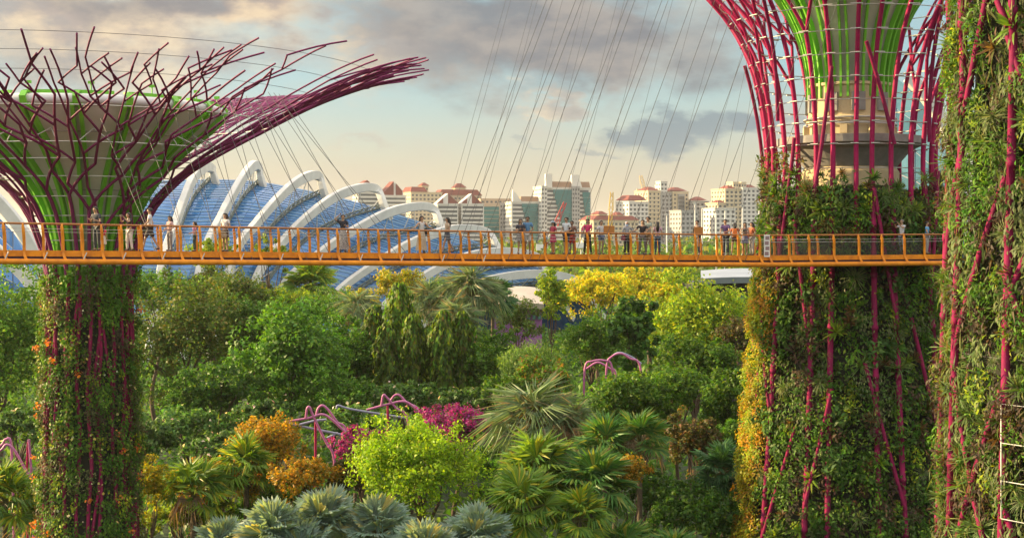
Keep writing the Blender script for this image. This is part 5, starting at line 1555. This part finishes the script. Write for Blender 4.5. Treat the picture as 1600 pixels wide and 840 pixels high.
def person(label, px, off, h, rot, arms, legs, top, bottom, hair='short', sleeve='short', skin=0, extras=(), shoes=(.08, .07, .07), lean=0.0, head_down=0.0, slim=1.0, group='people on the skyway'):
    p, rz = deckpt(px); n, t = bnormal(px)
    loc = p + n * off; loc.z = p.z + .12
    root = empty('person', loc, label, 'person', group)
    root.rotation_euler = (0, 0, math.radians(rot))
    k = h / 1.72 * 1.08
    root.scale = (k, k, k)
    L = lean
    def tv(z, y=0.0): return y - L * max(0, z - .95)
    sh = .165 * slim + .005
    SH = {s: (s * sh, tv(1.40), 1.40) for s in (-1, 1)}
    def arm(s, kind):
        x, y, z = SH[s]
        if kind == 'down': return [(x + s * .055, y + .03, 1.13), (x + s * .06, y - .05, .89)]
        if kind == 'rail': return [(x + s * .05, y - .10, 1.16), (x - s * .05, y - .34, 1.10)]
        if kind == 'railside': return [(x + s * .16, y - .06, 1.20), (x + s * .36, y - .14, 1.12)]
        if kind == 'photo': return [(x + s * .07, y - .20, 1.30), (x - s * .07, y - .36, 1.52)]
        if kind == 'phone': return [(x + s * .06, y - .02, 1.13), (x - s * .08, y - .26, 1.22)]
        if kind == 'bent': return [(x + s * .08, y + .04, 1.13), (x - s * .02, y - .2, 1.06)]
        if kind == 'up': return [(x + s * .2, y - .02, 1.52), (x + s * .02, y - .03, 1.68)]
        if kind == 'swing': return [(x + s * .06, y + .1, 1.14), (x + s * .06, y + .12, .92)]
        if kind == 'fore': return [(x + s * .05, y - .08, 1.14), (x + s * .02, y - .26, 1.0)]
    al = arms if isinstance(arms, tuple) else (arms, arms)
    AR = {-1: arm(-1, al[0]), 1: arm(1, al[1])}
    LG = {}
    for s in (-1, 1):
        if legs == 'walk': LG[s] = [(s * .085, -.16 * s - .02, .50), (s * .085, (-.26 if s > 0 else .34), .09 if s > 0 else .13)]
        elif legs == 'sit': LG[s] = [(s * .11, -.36, .90), (s * .11, -.36, .50)]
        elif legs == 'wide': LG[s] = [(s * .13, -.02, .50), (s * .17, .02, .08)]
        elif legs == 'bend': LG[s] = [(s * .10, -.06 * (s > 0), .50), (s * .09, .05, .08)]
        else: LG[s] = [(s * .095, -.015, .50), (s * .10, .025, .08)]
    HP = {s: (s * .085, 0, .90) for s in (-1, 1)}
    hy = tv(1.55) - .015
    hd = head_down
    # body: one continuous surface, rooted at the pelvis
    pts = [(0, 0, .96), (0, tv(1.12), 1.12), (0, tv(1.30), 1.30), (0, tv(1.43), 1.43), (0, tv(1.49), 1.495), (0, hy - hd * .3, 1.555), (0, hy - hd * .7, 1.625), (0, hy + .005 - hd, 1.69)]
    rad = [(.125 * slim, .10), (.105 * slim, .085), (.13 * slim, .095), (.07, .06), .048, (.062, .07), (.076, .092), (.052, .062)]
    ed = [(i, i + 1) for i in range(7)]
    nose = len(pts); pts.append((0, hy - .098 - hd * .7, 1.605)); rad.append(.014); ed.append((6, nose))
    for s in (-1, 1):
        e = len(pts); pts.append((s * .082, hy + .01 - hd * .7, 1.61)); rad.append((.012, .022)); ed.append((6, e))
    for s in (-1, 1):
        b = len(pts)
        e_, w_ = AR[s]
        d = (Vector(w_) - Vector(e_)).normalized(); hand = Vector(w_) + d * .07
        pts += [SH[s], e_, w_, tuple(hand)]; rad += [.052, .037, .026, (.036, .018)]
        ed += [(2, b), (b, b + 1), (b + 1, b + 2), (b + 2, b + 3)]
        b = len(pts)
        kn, an = LG[s]
        foot = (an[0] + s * .012, an[1] - .13, max(.03, an[2] - .055))
        pts += [HP[s], kn, an, foot]; rad += [.082 * slim, .055, .036, (.036, .028)]
        ed += [(0, b), (b, b + 1), (b + 1, b + 2), (b + 2, b + 3)]
    chains = [dict(p=pts, e=ed, r=rad)]
    for s in (-1, 1):                                   # five fingers rooted in the palm
        e_, w_ = Vector(AR[s][0]), Vector(AR[s][1])
        d = (w_ - e_).normalized(); hand = w_ + d * .07
        sd = d.cross(Vector((0, 1, 0.2))).normalized(); cu = d.cross(sd).normalized()
        for f in range(4):
            o_ = (f - 1.5) * .018; l = (.066, .078, .074, .058)[f]
            a = hand + sd * o_; m = a + d * l * .55 + cu * .008; q = a + d * l + cu * .03
            chains.append(dict(p=[tuple(a), tuple(m), tuple(q)], e=[(0, 1), (1, 2)], r=[.009, .0085, .007]))
        a = w_ + d * .025 + sd * -.028; chains.append(dict(p=[tuple(a), tuple(a + d * .03 - sd * .03), tuple(a + d * .06 - sd * .032 + cu * .01)], e=[(0, 1), (1, 2)], r=[.012, .010, .008]))
    skin_object('body', chains, SKIN[skin], root)
    # shirt
    def shirt(colr, length=.97, flare=0):
        pp = [(0, tv(1.12), 1.12), (0, tv(1.30), 1.30), (0, tv(1.42), 1.415), (0, 0, length)]
        rr = [(.125 * slim, .105), (.148 * slim, .113), (.085, .075), (.142 * slim + flare, .115 + flare)]
        ee = [(0, 1), (1, 2), (0, 3)]
        for s in (-1, 1):
            b = len(pp); x, y, z = SH[s]; e_, w_ = Vector(AR[s][0]), Vector(AR[s][1]); a = Vector(SH[s])
            if sleeve == 'long': pp += [SH[s], tuple(e_), tuple(w_)]; rr += [.066, .053, .042]; ee += [(1, b), (b, b + 1), (b + 1, b + 2)]
            elif sleeve == 'short': pp += [SH[s], tuple(a.lerp(e_, .62))]; rr += [.068, .064]; ee += [(1, b), (b, b + 1)]
            else: pp += [tuple(Vector((s * .11, y, 1.41)))]; rr += [.055]; ee += [(2, b)]
        skin_object('shirt', [dict(p=pp, e=ee, r=rr)], solid(colr), root)
    def pants(colr, upto):
        pp = [(0, 0, .98)]; rr = [(.138 * slim, .115)]; ee = []
        for s in (-1, 1):
            b = len(pp); kn, an = Vector(LG[s][0]), Vector(LG[s][1]); hp = Vector(HP[s])
            if upto == 'long': pp += [HP[s], tuple(kn), tuple(an)]; rr += [.098, .072, .055]; ee += [(0, b), (b, b + 1), (b + 1, b + 2)]
            elif upto == 'knee': pp += [HP[s], tuple(hp.lerp(kn, .92))]; rr += [.103, .088]; ee += [(0, b), (b, b + 1)]
            else: pp += [HP[s], tuple(hp.lerp(kn, .5))]; rr += [.103, .095]; ee += [(0, b), (b, b + 1)]
        skin_object('shorts' if upto != 'long' else 'trousers', [dict(p=pp, e=ee, r=rr)], solid(colr), root)
    def skirt(colr, hem, r0=.14, r1=.22, name='skirt', z0=1.02):
        mb = MB(); prof = []
        K = 6; nn = 28; vs = []
        for i in range(K + 1):
            u = i / K; z = z0 + (hem - z0) * u; r = r0 + (r1 - r0) * u ** .8
            for j in range(nn):
                a = 2 * math.pi * j / nn; q = r * (1 + .07 * u * math.sin(a * 7 + 1.3) + .03 * math.sin(3 * a))
                vs.append((q * math.cos(a), q * .78 * math.sin(a), z))
        mb.add(vs, [(i * nn + j, (i + 1) * nn + j, (i + 1) * nn + (j + 1) % nn, i * nn + (j + 1) % nn) for i in range(K) for j in range(nn)], smooth=True)
        mb.build(name, colr if not isinstance(colr, tuple) else solid(colr), root)
    shirt(top)
    kind, colr = bottom[0], bottom[1]
    if kind in ('long', 'knee', 'short'): pants(colr, kind)
    else: skirt(colr, {'mini': .62, 'skirt': .45, 'maxi': .14}[kind], r1={'mini': .21, 'skirt': .23, 'maxi': .27}[kind])
    # shoes
    ch = []
    for s in (-1, 1):
        an = LG[s][1]
        ch.append(dict(p=[(an[0], an[1] + .05, max(.04, an[2] - .03)), (an[0] + s * .01, an[1] - .06, max(.035, an[2] - .05)), (an[0] + s * .015, an[1] - .17, max(.03, an[2] - .06))], e=[(0, 1), (1, 2)], r=[.042, .046, .036]))
    skin_object('shoes', ch, solid(shoes), root)
    # hair
    hc = Vector((0, hy + .018 - hd * .75, 1.635))
    def cap(colr, zlow, rr=1.0):
        mb = MB(); nn = 16; K = 7; vs = []
        for i in range(K + 1):
            ph = math.pi * .5 * i / K * 1.35
            for j in range(nn):
                a = 2 * math.pi * j / nn
                front = max(0, -math.sin(a))
                ph2 = min(ph, math.pi * .5 * (1.3 - .75 * front))
                vs.append((hc.x + .098 * rr * math.sin(ph2) * math.cos(a), hc.y + .115 * rr * math.sin(ph2) * math.sin(a), hc.z + .098 * rr * math.cos(ph2)))
        mb.add(vs, [(i * nn + j, i * nn + (j + 1) % nn, (i + 1) * nn + (j + 1) % nn, (i + 1) * nn + j) for i in range(K) for j in range(nn)], smooth=True)
        if zlow < 1.5:
            mb.tube([(hc.x, hc.y + .05, hc.z + .02), (hc.x, hc.y + .075, hc.z - .1), (hc.x, hc.y + .09, (hc.z + zlow) / 2), (hc.x, hc.y + .08, zlow)], [.085, .095, .105, .06], 10)
        mb.build('hair', colr, root)
    if hair == 'short': cap(HAIR, 1.6)
    elif hair == 'grey': cap(HAIRG, 1.6, .97)
    elif hair == 'long': cap(HAIR, 1.2, 1.05)
    elif hair == 'bob': cap(HAIR, 1.42, 1.06)
    elif isinstance(hair, tuple):                       # headscarf
        skin_object('headscarf', [dict(p=[(0, hy + .03, 1.70), (0, hy + .03, 1.63), (0, hy + .02, 1.50), (0, tv(1.36), 1.36)], e=[(0, 1), (1, 2), (2, 3)], r=[(.06, .06), (.098, .098), (.085, .085), (.15, .11)])], solid(hair), root)
    for ex in extras:
        mb = MB()
        if ex[0] == 'bag':
            _, c, x, y, z, w, hh = ex
            mb.box((x, y, z), (w, .13, hh), 0, 0, .88); mb.tube([(x - w * .3, y, z + hh / 2), (x - w * .15, y, z + hh * .5 + .2), (x + w * .15, y, z + hh * .5 + .2), (x + w * .3, y, z + hh / 2)], .012, 5); mb.build('bag', solid(c), root, .02)
        elif ex[0] == 'pack':
            mb.box((0, .20, 1.2), (.30, .17, .42), 0, 0, .8); mb.build('backpack', solid(ex[1]), root, .04)
        elif ex[0] == 'phone':
            w0, w1 = Vector(AR[-1][1]), Vector(AR[1][1]); c = (w0 + w1) / 2 + Vector((0, -.07, .07)); mb.box(c, (.16, .02, .085)); mb.build('phone', solid((.03, .03, .035), .3), root)
        elif ex[0] == 'cap':
            mb.lathe([(.11, 1.66), (.105, 1.70), (.075, 1.74), (.0, 1.755)], (0, hy + .01), 14); mb.box((0, hy - .14, 1.668), (.15, .12, .012)); mb.build('cap', solid(ex[1]), root)
        elif ex[0] == 'camera':
            w0, w1 = Vector(AR[-1][1]), Vector(AR[1][1]); c = (w0 + w1) / 2 + Vector((0, -.05, .05)); mb.box(c, (.14, .07, .1)); mb.tube([c, c + Vector((0, -.12, 0))], .035, 10); mb.build('camera', solid((.03, .03, .03), .4), root)
        elif ex[0] == 'shawl':
            mb.tube([(-.2, -.02, 1.36), (-.24, -.06, 1.1), (-.27, -.05, .86)], [.07, .11, .08], 8); mb.build('shawl', solid(ex[1]), root)
    return root

DARK = (.03, .035, .045); BLK = (.02, .02, .022); NAVY = (.03, .045, .09)
polka = mat('patterned_dress', (.05, .05, .06), (.5, .47, .45), 22, .8)
polka2 = mat('dotted_dress', (.03, .03, .04), (.35, .33, .32), 30, .8)
plaid = (.30, .34, .30)
def people():
    person('man in dark tee and trousers leaning on the rail by the purple canopy', 152, .32, 1.80, -25, 'phone', 'stand', (.045, .05, .065), ('long', (.035, .05, .06)), lean=.12, head_down=.03)
    person('small child in red top and white skirt beside the dark clad man', 163, 1.0, 1.02, 160, 'down', 'stand', (.55, .05, .10), ('skirt', (.62, .60, .56)), 'long')
    person('woman in dark top and white trousers holding a phone up', 203, .45, 1.58, -35, 'photo', 'wide', (.03, .025, .045), ('long', (.62, .60, .58)), 'bob', extras=(('phone',),), lean=.1)
    person('man in white tee and dark shorts striding left with his arm out', 236, .9, 1.80, -75, ('swing', 'fore'), 'walk', (.64, .65, .68), ('knee', (.05, .04, .04)))
    person('girl in pale pink top and grey leggings standing behind the rail', 268, 1.1, 1.48, -35, 'bent', 'stand', (.55, .36, .36), ('long', (.22, .20, .20)), 'long', slim=.85)
    person('small girl in bright pink top and dark leggings', 306, .7, 1.25, -60, 'bent', 'stand', (.60, .25, .38), ('long', (.02, .05, .05)), 'long', slim=.85)
    person('woman in white top carrying a large brown shoulder bag', 354, .6, 1.62, -30, 'bent', 'stand', (.66, .62, .62), ('mini', (.5, .42, .38)), 'bob', extras=(('bag', (.05, .03, .025), .14, -.2, .80, .40, .36),))
    person('woman in long patterned dress with one hand raised to her head', 541, .7, 1.66, 10, ('up', 'phone'), 'stand', (.02, .02, .03), ('maxi', polka), 'short')
    person('woman in white top and long beige skirt with a black shoulder bag', 664, .6, 1.66, 30, ('railside', 'railside'), 'stand', (.60, .58, .58), ('maxi', (.50, .42, .32)), 'bob', 'none', extras=(('bag', BLK, .2, -.03, .95, .10, .34),))
    person('woman in short grey dress with a brown tote walking left', 706, .8, 1.62, -70, 'bent', 'walk', (.50, .38, .27), ('mini', (.055, .065, .09)), 'long', extras=(('bag', (.27, .16, .13), -.24, .05, .92, .36, .42),))
    person('woman in dotted dark dress beside the man in the blue tee', 818, .5, 1.60, 10, 'phone', 'stand', (.04, .04, .06), ('mini', polka2), 'long', extras=(('phone',),))
    person('man in blue tee and white shorts with a shoulder strap', 830, .6, 1.72, -10, ('bent', 'bent'), 'stand', (.10, .24, .45), ('knee', (.60, .58, .57)), skin=1)
    person('small child in light blue tee crouching low behind the rail', 859, .7, .95, 150, 'down', 'stand', (.30, .52, .66), ('knee', (.45, .10, .06)))
    person('woman in dark red dress with a pale blue cap', 873, .9, 1.52, -50, 'bent', 'stand', (.42, .05, .10), ('mini', (.40, .04, .10)), 'bob', extras=(('cap', (.35, .45, .55)),))
    person('man in white tee and navy shorts with a black backpack', 892, .7, 1.72, -40, 'bent', 'stand', (.56, .62, .68), ('knee', (.05, .045, .07)), extras=(('pack', BLK),))
    person('person in brown shirt and bright red shorts', 905, 1.1, 1.56, -30, 'bent', 'stand', (.24, .14, .11), ('knee', (.60, .05, .03)), skin=1)
    person('woman in crimson top and wide black trousers leaning on the rail', 922, .36, 1.64, -15, 'rail', 'wide', (.56, .03, .14), ('long', BLK), 'bob', extras=(('shawl', (.55, .02, .13)), ('bag', (.55, .53, .5), -.2, -.22, .98, .22, .3)))
    person('woman in white tee and denim shorts behind the first brown board', 949, .9, 1.58, 30, 'bent', 'stand', (.60, .60, .62), ('short', (.13, .20, .36)), 'short')
    person('woman in pale blue headscarf pointing right with a dark red handbag', 986, .6, 1.58, 25, ('down', 'railside'), 'stand', (.32, .34, .38), ('long', BLK), (.34, .42, .60), 'long', extras=(('bag', (.22, .02, .05), -.24, -.05, .84, .2, .22),))
    person('woman in black tee and grey trousers leaning on the rail with both arms', 1008, .34, 1.64, -10, ('railside', 'rail'), 'wide', (.025, .02, .025), ('long', (.16, .14, .14)), 'bob', slim=1.12)
    person('tall man in pale checked shirt and shorts beside the woman in black', 1021, .7, 1.80, -50, ('rail', 'rail'), 'wide', plaid, ('knee', (.36, .25, .15)))
    person('long haired woman in pink shirt and jeans seen from behind', 1038, .9, 1.56, 175, 'down', 'stand', (.56, .36, .44), ('long', (.035, .07, .13)), 'long')
    person('person in dark jacket and jeans behind the second brown board', 1098, .7, 1.66, -40, 'bent', 'bend', (.05, .05, .06), ('long', (.06, .09, .13)), 'short', 'long', extras=(('phone',),), shoes=(.5, .4, .3))
    person('man in purple shirt and dark jeans bending towards his phone', 1146, .9, 1.72, -30, 'rail', 'stand', (.09, .05, .18), ('long', (.03, .04, .06)), lean=.15)
    person('person with bright orange backpack seen from behind', 1154, .45, 1.55, 170, 'bent', 'wide', (.34, .10, .05), ('short', (.12, .06, .04)), 'bob', extras=(('pack', (.66, .17, .03)),))
    person('woman in grey top and slate blue skirt looking at her phone', 1173, .7, 1.58, -15, 'phone', 'stand', (.16, .13, .13), ('mini', (.12, .13, .22)), 'long', 'none', extras=(('phone',),))
    person('person in orange top with a red bag beside the picture panel', 1188, 1.0, 1.60, -60, 'bent', 'stand', (.35, .10, .04), ('long', (.45, .42, .40)), 'long', extras=(('bag', (.6, .05, .06), -.2, -.1, .92, .2, .22),))
    person('grey haired man in white shirt raising a camera beside the planted wall', 1419, .7, 1.72, -60, 'photo', 'stand', (.58, .60, .66), ('long', (.20, .25, .30)), 'grey', 'short', extras=(('camera',),))
    person('person in pale shirt standing close behind the grey haired man', 1424, 1.3, 1.60, -40, 'down', 'stand', (.60, .52, .54), ('long', (.28, .32, .36)), 'short')
    person('child in pink top beside the grey haired man', 1410, 1.2, 1.15, 30, 'down', 'stand', (.55, .22, .28), ('knee', (.3, .3, .33)), 'short')
    person('person in bright blue shirt at the far right end of the skyway', 1460, .8, 1.62, 60, 'railside', 'stand', (.10, .34, .62), ('long', (.35, .33, .34)), 'short')
people()

# ------------------------------------------------------------------ humid air
def haze():
    m = bpy.data.materials.new('humid_air'); m.use_nodes = True
    N, L = m.node_tree.nodes, m.node_tree.links
    for n in list(N): N.remove(n)
    out = N.new('ShaderNodeOutputMaterial'); v = N.new('ShaderNodeVolumePrincipled')
    v.inputs['Color'].default_value = (.93, .92, .90, 1); v.inputs['Density'].default_value = HAZE
    v.inputs['Anisotropy'].default_value = .3
    L.new(v.outputs[0], out.inputs['Volume'])
    mb = MB(); mb.box((0, 7700, 74.5), (18100, 16700, 151)); o = mb.build('haze', m)
    tag(o, 'thin humid air over the garden and city', 'haze', kind='stuff')
    SC.cycles.volume_bounces = 0
HAZE = 0.00008
haze()
